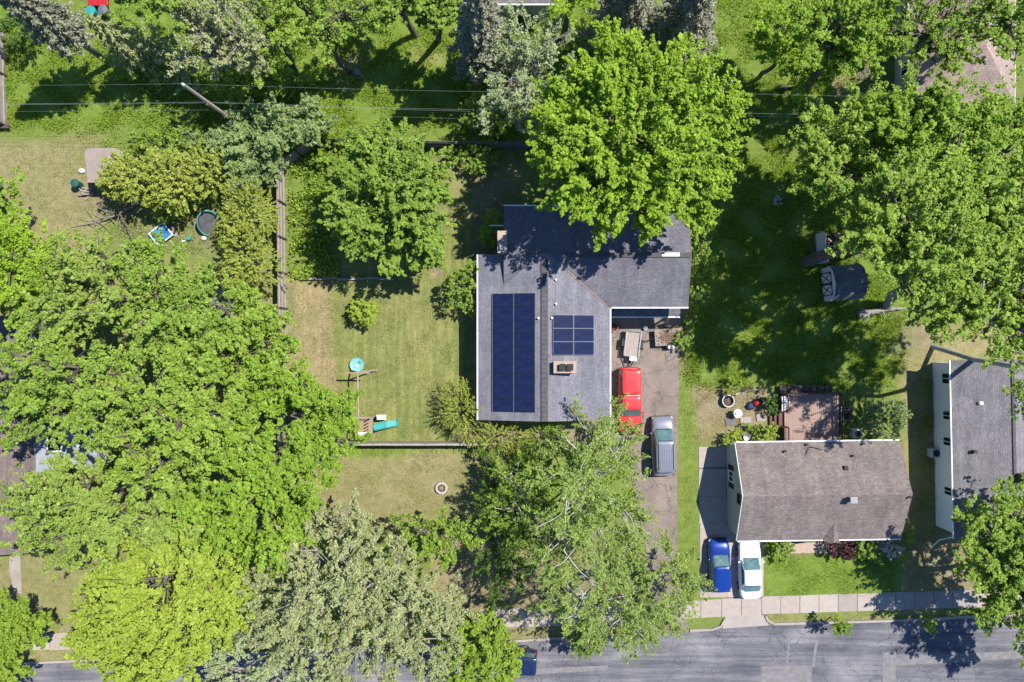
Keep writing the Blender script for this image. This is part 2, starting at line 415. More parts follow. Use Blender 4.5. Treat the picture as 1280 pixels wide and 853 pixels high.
def axis(a, b, step, far):
    inner = np.arange(a, b + 1e-6, step); g = []
    d = step; v = b
    while v < far: d *= 1.35; v += d; g.append(v)
    lo = []; d = step; v = a
    while v > -far: d *= 1.35; v -= d; lo.append(v)
    return np.array(lo[::-1] + list(inner) + g)
def ground():
    xs = axis(-58, 58, .25, 500); ys = axis(-42, 46, .25, 500)
    X, Y = np.meshgrid(xs, ys); Z = G(X, Y)
    rg = np.random.default_rng(3)
    Zb = np.zeros_like(Z)
    for _ in range(14):
        k = rg.uniform(.15, 1.3); a = rg.uniform(0, 2 * pi)
        Zb += .012 / k ** .5 * np.sin(k * (X * cos(a) + Y * sin(a)) + rg.uniform(0, 6))
    nx, ny = len(xs), len(ys)
    v = np.stack([X.ravel(), Y.ravel(), (Z + np.clip(Zb, -.03, .0)).ravel() - .002], 1)
    i = np.arange(ny - 1)[:, None] * nx + np.arange(nx - 1)[None, :]
    f = np.stack([i, i + 1, i + nx + 1, i + nx], -1).reshape(-1, 4)
    me = np_mesh('ground', v, f)
    s = (HC - Z) / HC / 15; PX = (640 + X / s).ravel(); PY = (426.5 - Y / s).ravel()
    wob = 5 * np.sin(PX * .05 + 1.3 * np.sin(PY * .043)) ; wob2 = 5 * np.sin(PY * .055 + 1.7 * np.sin(PX * .037))
    for nm, L in (('dry', DRY), ('lush', LUSH), ('soil', SOIL), ('mow', MOW)):
        a = np.zeros(len(v), np.float32)
        for r in L:
            k = min(1, r[4] / 8)
            a = np.maximum(a, soft_rect(PX + wob * k, PY + wob2 * k, r))
        at = me.attributes.new(nm, 'FLOAT', 'POINT'); at.data.foreach_set('value', a.astype(np.float32))
    o = link('ground', me, M['ground'], smooth=True); o['kind'] = 'structure'
ground()
# ---- street
drape('road', [[(-500, 858), (20, 831), (640, 803), (960, 782), (1280, 770), (1800, 760)], [(-500, 1010), (20, 985), (640, 957), (960, 936), (1280, 924), (1800, 914)]], M['asphalt'], .006, 6)
M['patch'] = mat('pale_road_patch', (.20, .195, .20), (.34, .325, .325), 2.2, .9, bmp=.15)
M['tar'] = mat('dark_tar_band', (.11, .105, .125), (.19, .18, .20), 1.5, .8, bmp=.1, stretch=(.3, 2, 1))
def patch(name, poly, m, dz): return drape(name, [[poly[0], poly[1]], [poly[3], poly[2]]], m, dz, 2)
patch('road_patch', [(951, 833), (1015, 832), (1014, 860), (951, 860)], M['patch'], .011)
patch('road_patch', [(1104, 816), (1120, 815), (1120, 860), (1103, 860)], M['patch'], .011)
patch('road_patch', [(985, 800), (988, 800), (985, 831), (983, 831)], M['patch'], .011)
patch('road_patch', [(1019, 800), (1023, 800), (1018, 834), (1015, 834)], M['patch'], .011)
patch('road_patch', [(668, 836), (760, 832), (760, 838), (668, 843)], M['patch'], .011)
patch('road_patch', [(1120, 822), (1300, 812), (1300, 822), (1120, 832)], M['patch'], .011)
def curb(name, pts):
    w = [np.array(P(*p)[:2]) for p in pts]; mb = MB(); pr = []
    for i, p in enumerate(w):
        d = w[min(i + 1, len(w) - 1)] - w[max(i - 1, 0)]; d /= np.linalg.norm(d); n = np.array((-d[1], d[0]))
        a = p + n * .09; b_ = p - n * .09; z = float(G(*p))
        pr.append([(*b_, z - .1), (*b_, z + .12), (*a, z + .12), (*a, z - .1)])
    for q in pr: mb.v += q
    for i in range(len(pr) - 1):
        for k in range(4): mb.f.append((4 * i + k, 4 * i + (k + 1) % 4, 4 * i + 4 + (k + 1) % 4, 4 * i + 4 + k))
    o = mb.build(name, M['concrete']); o['kind'] = 'structure'; return o
curb('kerb', [(-500, 856), (20, 829.5), (106, 825.5), (300, 817), (640, 801.5), (780, 792)])
curb('kerb', [(862, 788), (890, 787), (901, 783), (906, 774)])
curb('kerb', [(957, 770), (960, 776), (968, 780), (1110, 776), (1280, 768), (1800, 758)])
# ---- sidewalk of single slabs with open joints
def slabs(name, a, b, n, w, dz=.02):
    mb = MB()
    for i in range(n):
        t0 = (i + .014) / n; t1 = (i + .986) / n
        q = []
        for t in (t0, t1):
            x = a[0] + (b[0] - a[0]) * t; y = a[1] + (b[1] - a[1]) * t; q.append((x, y))
        c = [P(q[0][0], q[0][1]), P(q[1][0], q[1][1]), P(q[1][0], q[1][1] + w), P(q[0][0], q[0][1] + w)]
        b_ = len(mb.v)
        for p in c: mb.v.append((p[0], p[1], float(G(p[0], p[1])) + dz + .003 * (i % 3)))
        for p in c: mb.v.append((p[0], p[1], float(G(p[0], p[1])) - .05))
        mb.f += [(b_, b_ + 3, b_ + 2, b_ + 1)] + [(b_ + k, b_ + (k + 1) % 4, b_ + 4 + (k + 1) % 4, b_ + 4 + k) for k in range(4)]
    o = mb.build(name, M['slab']); o['kind'] = 'structure'; return o
slabs('sidewalk', (850, 752), (902, 749), 2, 22)
slabs('sidewalk', (902, 748.5), (952, 746), 2, 23)
slabs('sidewalk', (952, 746), (1215, 737.5), 11, 22)
slabs('sidewalk', (1215, 737.5), (1800, 722), 22, 22)
slabs('sidewalk', (600, 762), (690, 760), 4, 23)
slabs('sidewalk', (690, 760), (800, 757), 5, 23)
slabs('sidewalk', (-400, 806), (62, 792), 20, 20)
slabs('sidewalk', (62, 792), (180, 787), 4, 21)
slabs('path', (12, 686), (18, 705), 1, 20, .015)
drape('path', [[(11, 690), (25, 690)], [(12, 715), (26, 715)], [(17, 742), (27, 742)]], M['concrete'], .015, 3)
# ---- driveways
drape('driveway', [[(750, 372), (860, 372)], [(752, 400), (852, 398)], [(753, 470), (849, 470)], [(756, 535), (847, 535)], [(785, 575), (847, 570)], [(808, 690), (846, 680)], [(806, 750), (850, 750)], [(794, 793), (862, 789)]], M['drive'], .012, 6)
slabs('driveway', (873, 559), (908, 558), 1, 26, .018)
def slabgrid(name, x0, x1, ys, skew=0):
    mb = MB()
    for xa, xb in zip(x0[:-1], x0[1:]):
        for ya, yb in zip(ys[:-1], ys[1:]):
            c = [P(xa + .15, ya + .15), P(xb - .15, ya + .15), P(xb - .15, yb - .15), P(xa + .15, yb - .15)]; b_ = len(mb.v)
            for p in c: mb.v.append((p[0], p[1], p[2] + .02))
            for p in c: mb.v.append((p[0], p[1], p[2] - .05))
            mb.f += [(b_, b_ + 3, b_ + 2, b_ + 1)] + [(b_ + k, b_ + (k + 1) % 4, b_ + 4 + (k + 1) % 4, b_ + 4 + k) for k in range(4)]
    o = mb.build(name, M['slab']); o['kind'] = 'structure'
slabgrid('driveway', [873.5, 908], None, [586, 621])
slabgrid('driveway', [874, 909, 912], None, [621, 655])
slabgrid('driveway', [875, 909, 954.5], None, [655, 693, 747])
drape('driveway', [[(907, 771), (954, 769)], [(903, 786), (961, 782)]], M['concrete'], .016, 3)
M['gap'] = mat('driveway_joint_dirt', (.10, .09, .075))
drape('driveway', [[(873.6, 559), (909, 559)], [(876, 747), (954, 746)]], M['gap'], .006, 3)
drape('driveway', [[(905, 748), (956, 746)], [(905, 771), (956, 769)]], M['gap'], .007, 3)
drape('driveway', [[(175, 385), (262, 380), (285, 335)], [(180, 435), (275, 430), (300, 360)]], M['asphalt'], .012, 4)
# ---- entry path of the taupe house
drape('path', [[(985, 679), (1040, 678)], [(985, 692), (1040, 691)]], M['brick_tan'], .015, 2)
# ================================================================ BUILDINGS
def roof_gable(mb, x0, x1, y0, y1, ze, zr, axis, th=.14):
    """two thick slopes; axis = direction the ridge runs"""
    if axis == 'x':
        ym = (y0 + y1) / 2
        for ya, yb in ((y0, ym), (ym, y1)):
            za, zb = (ze, zr) if ya == y0 else (zr, ze)
            mb.prism([(x0, ya, za), (x1, ya, za), (x1, yb, zb), (x0, yb, zb)], (0, 0, -th))
    else:
        xm = (x0 + x1) / 2
        for xa, xb in ((x0, xm), (xm, x1)):
            za, zb = (ze, zr) if xa == x0 else (zr, ze)
            mb.prism([(xa, y0, za), (xb, y0, zb), (xb, y1, zb), (xa, y1, za)], (0, 0, -th))
def walls_gable(mb, x0, x1, y0, y1, z0, ze, zr, axis):
    if axis == 'x':
        ym = (y0 + y1) / 2
        mb.prism([(x0, y0, z0), (x0, y1, z0), (x0, y1, ze), (x0, ym, zr), (x0, y0, ze)], (x1 - x0, 0, 0))
    else:
        xm = (x0 + x1) / 2
        mb.prism([(x0, y0, z0), (x1, y0, z0), (x1, y0, ze), (xm, y0, zr), (x0, y0, ze)], (0, y1 - y0, 0))
def window(parent, c, w, h, face, frame='white', mull=True):
    """window on a wall; face = 'x-','x+','y-','y+' outward direction"""
    s = -1 if face[1] == '-' else 1
    fm = MB(); gm = MB()
    def bx(mb, u, z, du, dz, d0, d1):
        if face[0] == 'x': mb.box((c[0] + s * (d0 + d1) / 2, c[1] + u, c[2] + z), (d1 - d0, du, dz))
        else: mb.box((c[0] + u, c[1] + s * (d0 + d1) / 2, c[2] + z), (du, d1 - d0, dz))
    t = .08
    bx(fm, -w / 2 + t / 2, 0, t, h, -.02, .05); bx(fm, w / 2 - t / 2, 0, t, h, -.02, .05)
    bx(fm, 0, h / 2 - t / 2, w - 2 * t, t, -.02, .048); bx(fm, 0, -h / 2 + t / 2, w - 2 * t, t, -.02, .07)
    if mull: bx(fm, 0, 0, .05, h - 2 * t, -.02, .04)
    f = fm.build('window', M[frame], parent)
    bx(gm, 0, 0, w - 2 * t, h - 2 * t, -.02, .018)
    gm.build('pane', M['window'], f)
    return f
# ---- main house with the solar panels -----------------------------------
PW = .22; ZR = 5.7; XR = 2.45
main = thing('house', 'L-shaped grey shingled house carrying the solar panels, partly under the big round maple', 'house', (0, 0, 0))
WX0, WX1, WY0, WY1 = -2.6, 7.5, -6.05, 6.62
ZE = ZR - PW * (WX1 - XR)
mb = MB(); walls_gable(mb, WX0 + .35, WX1 - .35, WY0 + .3, WY1 - .3, -.3, ZE - .12, ZR - .2, 'y'); mb.build('wall', M['siding_grey'], main)
mb = MB(); roof_gable(mb, WX0, WX1, WY0, WY1, ZE, ZR, 'y'); rw = mb.build('roof', M['roof_w'], main)
EX0, EX1, EY0, EY1 = -.62, 13.5, 2.6, 10.33
ZE2 = 4.62; ZR2 = 5.62
mb = MB(); walls_gable(mb, EX0 + .3, EX1 - .3, EY0 + .4, EY1 - .4, -.3, ZE2 - .1, ZR2 - .2, 'x'); mb.build('wall', M['siding_grey'], main)
mb = MB(); roof_gable(mb, EX0, EX1, EY0, EY1, ZE2, ZR2, 'x'); re_ = mb.build('roof', M['roof_e'], main)
mb = MB()
for k in range(40):
    y0 = WY0 + .02 + k * .36
    if y0 + .35 > 6.2: break
    mb.box((XR, y0 + .17, ZR + .025 + .004 * (k % 3)), (.50, .345, .05))
mb.build('ridge_cap', M['ridge'], rw)
mb = MB()
for k in range(22):
    x0 = 4.0 + k * .43
    if x0 > EX1 - .4: break
    mb.box((x0 + .2, (EY0 + EY1) / 2, ZR2 + .025 + .004 * (k % 3)), (.42, .34, .05))
mb.build('ridge_cap', M['ridge'], re_)
mb = MB().box((11.9, (EY0 + EY1) / 2 + .02, ZR2 + .08), (1.35, .30, .06)); mb.build('ridge_vent', M['steel'], re_, bevel=.01)
mb = MB()
mb.tube([(XR + (.08 + .2588 * (6.46 - y)) / PW, y, ZR2 - .2588 * (6.46 - y) + .02) for y in (5.3, 3.9, 2.6)], .05, 6); mb.build('valley_flashing', M['flash'], re_)
for (c, d) in (((WX0 - .05, (WY0 + WY1) / 2, ZE - .04), (.10, WY1 - WY0, .12)), ((WX1 + .05, (WY0 + EY0) / 2 - .03, ZE - .04), (.10, EY0 - WY0 - .1, .12)),
               (((EX1 + 7.6) / 2, EY0 - .05, ZE2 - .03), (EX1 - 7.6, .10, .12)), ((.62, EY1 + .05, ZE2 - .03), (2.5, .09, .12)), ((8.0, EY1 + .05, ZE2 - .03), (11.0, .09, .12))):
    MB().box(c, d).build('gutter', M['gutter'], main)
MB().box((-.62 - .55, 8.9, 4.3), (1.1, .07, .07)).build('downspout', M['gutter'], main)
mb = MB()
mb.prism([(7.55, 1.94, 2.62), (13.36, 1.94, 2.62), (13.36, 3.02, 2.9), (7.55, 3.02, 2.9)], (0, 0, -.1))
lt = mb.build('porch_roof', M['roof_e'], main)
MB().box((10.45, 1.9, 2.58), (5.8, .09, .11)).build('gutter', M['gutter'], lt)
for x in (7.8, 10.4, 13.2): MB().box((x, 2.12, 1.25), (.12, .12, 2.55)).build('post', M['white'], main)
mb = MB().box((10.2, 2.96, 1.1), (4.6, .06, 2.2))
for k in range(4): mb.box((10.2, 2.92, .3 + k * .55), (4.5, .03, .42))
mb.build('garage_door', M['white'], main)
ch = MB().box((-.72, 7.35, 3.9), (.62, 1.55, 4.6)); ch.box((-.72, 7.35, 6.25), (.72, 1.65, .12))
cho = ch.build('chimney', M['brick_tan'], main)
MB().box((-.72, 6.95, 6.42), (.40, .42, .22)).build('flue', M['steel'], cho)
zc = ZR - PW * (W(707, 459, 5.4)[0] - XR)
c = W(706, 459, 5.9); ch2 = MB().box((c[0], c[1], zc + .25), (1.6, .8, .9)); ch2.box((c[0], c[1], zc + .74), (1.7, .9, .08))
cho2 = ch2.build('chimney', M['brick_tan'], rw)
for s in (-1, 1):
    mb = MB().box((c[0] + .07 + s * .28, c[1], zc + .9), (.38, .42, .26)); mb.box((c[0] + .07 + s * .28, c[1], zc + 1.06), (.48, .50, .05)); mb.build('flue_cap', M['black'], cho2, bevel=.01)
for px, py in ((673, 398), (690, 398), (695, 350), (695, 380)):
    p = W(px, py, 5.5); z = ZR - PW * abs(p[0] - XR)
    mb = MB().lathe([(.05, -.05), (.05, .18), (.08, .19), (.08, .24)], (p[0], p[1], z), 10); mb.build('vent_pipe', M['offwhite'], rw)
mb = MB().tube([(3.3, 6.0, ZR - PW * .85 + .03), (3.3, 3.6, ZR - PW * .85 + .03), (3.3, 2.4, ZR - PW * .85 + .03)], .025, 6); mb.build('conduit', M['steel'], rw)
for y in (-3.5, 0.5, 4.0): window(main, (WX0 + .34, y, 3.2), 1.2, 1.1, 'x-')
for x in (0, 4.6): window(main, (x, WY0 + .29, 3.2), 1.5, 1.2, 'y-')
# ---- solar arrays --------------------------------------------------------
def solar_array(label, px0, px1, py0, py1, cols, rows, side):
    a = W(px0, py0, 5.3); b_ = W(px1, py1, 5.3)
    xm = (a[0] + b_[0]) / 2; ym = (a[1] + b_[1]) / 2
    o = thing('solar_array', label, 'solar panels', (xm, ym, ZR - PW * abs(xm - XR) + .02))
    tilt = math.atan(PW) * (-1 if side < 0 else 1)
    o.rotation_euler = (0, tilt, 0)
    w = (b_[0] - a[0]) / cols / cos(tilt); h = (a[1] - b_[1]) / rows
    mb = MB()
    for r in range(rows + 1):
        if r < rows:
            for q in (.25, .75): mb.box((0, (a[1] - b_[1]) / 2 - (r + q) * h, .04), (w * cols - .1, .04, .05))
    mb.build('mounting_rail', M['steel'], o)
    for r in range(rows):
        for c_ in range(cols):
            cx = (c_ + .5 - cols / 2) * w; cy = (a[1] - b_[1]) / 2 - (r + .5) * h
            pan = MB().box((0, 0, 0), (w - .06, h - .035, .03)).build('solar_panel', M['solar'], o)
            pan.location = (cx, cy, .10)
            fr = MB(); W2, H2 = w - .034, h - .012
            for s in (-1, 1):
                fr.box((s * (W2 - .02) / 2, 0, .002), (.02, H2, .042)); fr.box((0, s * (H2 - .015) / 2, .002), (W2 - .042, .015, .041))
            if side > 0: fr.build('frame', M['solframe'], pan)
            else: fr.build('frame', M['black'], pan)
    if side < 0:
        MB().box((0, 0, .085), (.045, a[1] - b_[1], .08)).build('middle_rail', M['steel'], o)
        MB().box((-w * cols / 2 - .03, 0, .06), (.05, a[1] - b_[1], .08)).build('edge_rail', M['steel'], o)
solar_array('long dark blue solar array of two columns on the western roof slope', 616, 669, 367, 515, 2, 9, -1)
solar_array('small dark blue solar array of six panels on the roof slope beside the driveway', 690, 743, 394, 444, 2, 3, 1)
# ---- taupe house ---------------------------------------------------------
tx0, tx1, ty0, ty1 = -6.5, 6.5, -3.9, 3.9
th = thing('house', 'small taupe shingled bungalow with a grey gable end, behind the bright front lawn', 'house', (24.37, -11.9, 0), R(.8))
mb = MB(); walls_gable(mb, tx0 + .02, tx1 - .1, ty0 + .35, ty1 - .35, -.2, 2.55, 4.1, 'x'); mb.build('wall', M['siding_grey'], th)
mb = MB(); roof_gable(mb, tx0 - .05, tx1, ty0, ty1, 2.62, 4.32, 'x', .12); tr = mb.build('roof', M['roof_tan'], th)
for s in (-1, 1): MB().box((0, s * (3.95), 2.57), (13.0, .09, .11)).build('gutter', M['gutter'], th)
mb = MB()
for s in (-1, 1): mb.prism([(tx0 - .1, s * 3.9, 2.6), (tx0 - .1, 0, 4.3), (tx0 - .1, 0, 4.15), (tx0 - .1, s * 3.9, 2.45)], (.04, 0, 0))
mb.build('rake_trim', M['white'], th)
w1 = window(th, (tx0 + .02, .95, 1.25), .95, 1.15, 'x-')
for s in (-1, 1): MB().box((tx0 - .01, .95 + s * .72, 1.25), (.05, .42, 1.2)).build('shutter', M['black'], th)
window(th, (tx0 + .02, -.45, 3.15), .85, .7, 'x-', 'black')
for x in (-4, 1.5, 4.6): window(th, (x, ty0 + .34, 1.45), 1.4, 1.1, 'y-')
MB().box((-1.2, ty0 + .33, 1.02), (.95, .06, 2.05)).build('door', M['deckrail'], th)
mb = MB(); mb.prism([(.35, -4.05, 2.70), (.95, -4.05, 3.05), (.95, -2.45, 3.28), (.35, -3.75, 2.72)], (0, 0, -.06)); mb.prism([(1.55, -4.05, 2.70), (.95, -4.05, 3.05), (.95, -2.45, 3.28), (1.55, -3.75, 2.72)], (0, 0, -.06))
mb.build('entry_gable', M['roof_tan'], tr)
def tp(px, py, z):
    p = W(px, py, z); dx, dy = p[0] - 24.37, p[1] + 11.9; a = -R(.8)
    return (dx * cos(a) - dy * sin(a), dx * sin(a) + dy * cos(a))
def zroof(y): return 4.32 - 1.7 * abs(y) / 3.9
for px, py in ((983, 565), (1067, 570), (1012, 557), (1083, 556), (1128, 618)):
    x, y = tp(px, py, 3.3); MB().lathe([(.06, -.1), (.06, .2), (.1, .21), (.1, .27)], (x, y, zroof(y)), 10).build('vent_pipe', M['black'], tr)
x, y = tp(1057, 585, 3.5); MB().box((x, y, zroof(y) + .08), (.32, .32, .2)).build('roof_vent', M['black'], tr, bevel=.02)
x, y = tp(1066, 625, 4.6); mb = MB().box((x, y, 4.45), (.42, .36, .6)); mb.box((x, y, 4.8), (.55, .48, .06)); mb.build('flue', M['steel'], tr, bevel=.01)
x, y = tp(1006, 569, 3.0); x2, y2 = tp(1029, 563, 3.0); x3, y3 = tp(1017, 559.5, 3.5)
MB().tube([(x, y, zroof(y)), (x3, y3, zroof(y3) + .25), (x2, y2, zroof(y2))], .035, 6).build('antenna_mast', M['black'], tr)
# ---- white house at the right edge --------------------------------------
wh = thing('house', 'long white-walled house with dark grey shingles, cut by the right edge of the photo', 'house', (38.75, -8.5, 0), R(1.2))
hx = 3.95; hy = 7.05
mb = MB(); walls_gable(mb, -hx + .38, hx - .3, -hy + .25, hy - .25, -.2, 2.85, 4.05, 'y'); mb.build('wall', M['siding_white'], wh)
mb = MB(); roof_gable(mb, -hx, hx, -hy, hy, 2.95, 4.25, 'y', .12); wr = mb.build('roof', M['roof_grey'], wh)
MB().box((-hx - .05, 0, 2.9), (.09, 2 * hy, .11)).build('gutter', M['gutter'], wh)
MB().box((0, 0, 4.27), (.22, 2 * hy - .1, .05)).build('ridge_cap', M['ridge'], wr)
for y in (5.55, 2.55, .45, -3.55): window(wh, (-hx + .38, y, 1.75), .95 if y > 5 else .75, 1.0, 'x-', 'white')
MB().box((.35, -2.05, 4.55), (.5, .7, .9)).build('chimney', M['wood_dark'], wr)
for y, x in ((-.1, -2.6), (-3.0, -1.3), (-3.9, -1.6), (3.7, -2.1)): MB().box((x, y, 3.45 + .32 * (x + 3.6) * .3), (.28, .24, .3)).build('roof_vent', M['black'] if y < 3 else M['white'], wr, bevel=.02)
for y in (2.9, .75): MB().tube([(-hx + .36, y, 1.4), (-hx + .3, y, 2.2), (-hx + .28, y - .05, 2.75)], .03, 6).build('conduit', M['black'], wh)
MB().tube([(-hx - .05, -hy + .1, 2.85), (-hx - .1, -hy - .6, 1.2), (-hx - .1, -hy - 1.6, .05)], .045, 6).build('downspout', M['gutter'], wh)
# ---- brown hip-roofed house top right ------------------------------------
bh = thing('house', 'brown hip-roofed house with beige wall under the trees at the top right', 'house', (0, 0, 0))
def hip(mb, x0, x1, y0, y1, ze, zr, yr0, yr1, th=.12):
    xm = (x0 + x1) / 2
    A, B, C_, D = (x0, y0, ze), (x1, y0, ze), (x1, y1, ze), (x0, y1, ze); E, F = (xm, yr0, zr), (xm, yr1, zr)
    return [(A, B, E), (B, C_, F, E), (C_, D, F), (D, A, E, F)]
x0, y0, _ = W(1136, 129, 2.7); x1, y1, _ = W(1268, -140, 2.7)
fc = hip(None, x0, x1, y0, y1, 2.7, 4.9, y0 + 4.6, y1 - 4.6)
m1 = MB(); m2 = MB()
for i, q in enumerate(fc): br1 = MB().prism(list(q), (0, 0, -.12)).build('roof_slope', M['roof_brown' if i % 2 else 'roof_brown_x'], bh)
MB().box(((x0 + x1) / 2, (y0 + y1) / 2, 1.25), (x1 - x0 - .8, y1 - y0 - .8, 2.7)).build('wall', M['siding_beige'], bh)
for s, X in ((-1, x0), (1, x1)): MB().box((X + s * .05, (y0 + y1) / 2, 2.66), (.1, y1 - y0, .13)).build('gutter', M['siding_beige'], bh)
window(bh, (x0 + .39, y0 + 3.2, 1.5), 1.1, 1.0, 'x-')
p = W(1258, 83, 3.2); MB().lathe([(.06, -.2), (.06, .3)], (p[0], p[1], 3.1), 8).build('vent_pipe', M['black'], br1)
drape('path', [[(1072, 62), (1094, 62)], [(1073, 122), (1095, 122)]], M['drive'], .014, 3)
# ---- house cut by the top edge -------------------------------------------
tph = thing('house', 'house with a pale grey eave cut by the top edge of the photo', 'house', (0, 0, 0))
a = W(600, 5, 4.6); b_ = W(694, 5, 4.6)
mb = MB(); roof_gable(mb, a[0], b_[0], a[1], a[1] + 8, 4.6, 6.2, 'x'); mb.build('roof', M['roof_grey'], tph)
mb = MB(); walls_gable(mb, a[0] + .3, b_[0] - .3, a[1] + .4, a[1] + 7.6, 1.0, 4.5, 6.0, 'x'); mb.build('wall', M['siding_grey'], tph)
MB().box(((a[0] + b_[0]) / 2, a[1] - .05, 4.56), (b_[0] - a[0], .1, .12)).build('gutter', M['gutter'], tph)
# ---- house at the left under the trees -----------------------------------
lh = thing('house', 'brown-roofed house with a grey dormer under the trees at the left edge', 'house', (0, 0, 0))
a = W(60, 690, 4.6); b_ = W(-130, 395, 4.6)
xm = (a[0] + b_[0]) / 2
mb = MB(); roof_gable(mb, b_[0], a[0], a[1], b_[1], 4.6, 6.2, 'y'); mb.build('roof', M['roof_left'], lh)
mb = MB(); walls_gable(mb, b_[0] + .4, a[0] - .4, a[1] + .3, b_[1] - .3, 1.5, 4.5, 6.0, 'y'); mb.build('wall', M['siding_grey'], lh)
p0 = W(56, 588, 4.3); p1 = W(118, 532, 4.3)
mb = MB(); mb.prism([(p0[0], p0[1], 5.3), (p1[0] + .2, p0[1], 4.3), (p1[0] + .2, p1[1], 4.3), (p0[0], p1[1], 5.3)], (0, 0, -.12))
dr = mb.build('dormer_roof', mat('blue_grey_dormer_roof', (.30, .33, .38), (.42, .45, .50), 3, .7), lh)
MB().box(((p0[0] + p1[0]) / 2, (p0[1] + p1[1]) / 2, 3.0), (p1[0] - p0[0] - .1, p1[1] - p0[1] - .3, 2.3)).build('dormer_wall', M['siding_grey'], lh)
for px, py in ((72, 553), (103, 547)):
    q = W(px, py, 4.7); z = 5.3 - (q[0] - p0[0]) / (p1[0] + .2 - p0[0])
    f = MB().box((q[0], q[1], z + .03), (1.05, 1.35, .12), ry=math.atan(1 / (p1[0] - p0[0]))).build('skylight', M['white'], lh)
    MB().box((q[0], q[1], z + .09), (.85, 1.15, .06), ry=math.atan(1 / (p1[0] - p0[0]))).build('pane', M['window'], f)
# ---- gambrel shed ---------------------------------------------------------
sp = P(1030, 356); SRZ = R(5)
sh = thing('garden_shed', 'grey gambrel-roofed shed with white crossbraced double doors in the shaded right lawn', 'shed', (sp[0] - .15, sp[1] - .05, sp[2]), SRZ)
hw = 1.42; L = 2.45
prof = [(-hw, 1.5), (-hw + .42, 2.15), (0, 2.5), (hw - .42, 2.15), (hw, 1.5)]
mb = MB(); mb.prism([(0, -hw + .05, 0)] + [(0, y * .97, z - .05) for y, z in prof] + [(0, hw - .05, 0)], (L, 0, 0)); mb.build('wall', M['shed_wall'], sh)
mb = MB()
for (ya, za), (yb, zb) in zip(prof[:-1], prof[1:]): mb.prism([(-.06, ya, za), (L + .08, ya, za), (L + .08, yb, zb), (-.06, yb, zb)], (0, 0, -.06))
mb.build('roof', M['roof_shed'], sh)
mb = MB()
for (ya, za), (yb, zb) in zip(prof[:-1], prof[1:]): mb.prism([(-.10, ya, za + .01), (-.10, yb, zb + .01), (-.10, yb, zb - .13), (-.10, ya, za - .13)], (.035, 0, 0))
mb.build('rake_trim', M['white'], sh)
for s in (-1, 1):
    d = MB().box((-.03, s * .48, .95), (.05, .92, 1.75)).build('door', M['siding_white'], sh)
    t = MB()
    for u in (-1, 1): t.box((-.065, s * .48 + u * .43, .95), (.03, .07, 1.75))
    for z in (.1, 1.8): t.box((-.066, s * .48, z), (.03, .92, .08))
    for u in (-1, 1): t.tube([(-.075, s * .48 - .40, .95 - u * .8), (-.075, s * .48 + .40, .95 + u * .8)], .03, 5)
    t.build('cross_trim', M['black'], d)
# ---- tan flat-roofed lean-to in the rear corner ---------------------------
q = P(130, 215)
ls = thing('storage_lean_to', 'open tan-roofed storage lean-to against the yellow-green hedge', 'shed', q)
a = W(107, 186, 4.0); b_ = W(153, 228, 4.0); cx, cy = (a[0] + b_[0]) / 2 - q[0], (a[1] + b_[1]) / 2 - q[1]; w_, d_ = b_[0] - a[0], a[1] - b_[1]
M['felt'] = mat('tan_roll_roofing', (.38, .31, .285), (.48, .40, .365), 2, .9)
mb = MB().prism([(cx - w_ / 2 + .1, cy - d_ / 2, 2.1), (cx + w_ / 2, cy - d_ / 2, 2.1), (cx + w_ / 2 + .1, cy + d_ / 2 - .3, 2.35), (cx + w_ / 2 - .5, cy + d_ / 2, 2.37), (cx - w_ / 2 + .3, cy + d_ / 2, 2.37), (cx - w_ / 2, cy + d_ / 2 - .25, 2.35)], (0, 0, -.08)); mb.build('roof', M['felt'], ls)
for sx in (-1, 1):
    for sy in (-1, 1): MB().box((cx + sx * (w_ / 2 - .25), cy + sy * (d_ / 2 - .35), 1.0), (.1, .1, 2.05)).build('post', M['wood_grey'], ls)
MB().box((cx, cy + d_ / 2 - .3, 1.0), (w_ - .6, .06, 2.0)).build('back_wall', M['wood_grey'], ls)
MB().box((cx + .3, cy - .5, .5), (w_ - 1.6, 1.2, .9)).build('shelf', M['wood_dark'], ls)
# ================================================================ FENCES
def plank_fence(name, label, cat, pts, h, m, rails_side=1, bd=.14, rail_m=None, group=None):
    w = [P(*p) for p in pts]; o = thing(name, label, cat, w[0], 0, group)
    for i, (a, b_) in enumerate(zip(w[:-1], w[1:])):
        a = np.array(a); b2 = np.array(b_); L = np.linalg.norm((b2 - a)[:2]); d = (b2 - a) / L; ang = math.atan2(d[1], d[0]); n = np.array((-d[1], d[0], 0)) * rails_side
        rg = random.Random(i); mb = MB(); k = 0.0
        while k < L:
            p = a + d * (k + bd / 2) - np.array(w[0]); hh = h + rg.uniform(-.03, .03)
            mb.box((p[0], p[1], p[2] + hh / 2), (bd - .012, .03, hh), ang + rg.uniform(-.03, .03)); k += bd
        mb.build('board_panel', m, o)
        mb = MB()
        for z in (.35, h * .55, h - .2):
            p = (a + b2) / 2 + n * .055 - np.array(w[0]); mb.box((p[0], p[1], p[2] + z), (L, .06, .09), ang)
        mb.build('rail', rail_m or m, o)
        np_ = max(1, int(L / 2.4))
        for k in range(np_ + (i == len(w) - 2)):
            p = a + d * (k * L / np_) + n * .11 - np.array(w[0]); MB().box((p[0], p[1], p[2] + h / 2 + .02), (.11, .11, h + .04), ang).build('post', M['wood_dark'], o)
    return o
plank_fence('plank_fence', 'weathered plank fence with three long rails, running down from the corner by the grey shrubs', 'fence', [(357, 600), (357.5, 386), (355.5, 213), (378, 196), (394, 182)], 1.9, M['wood_grey'], -1)
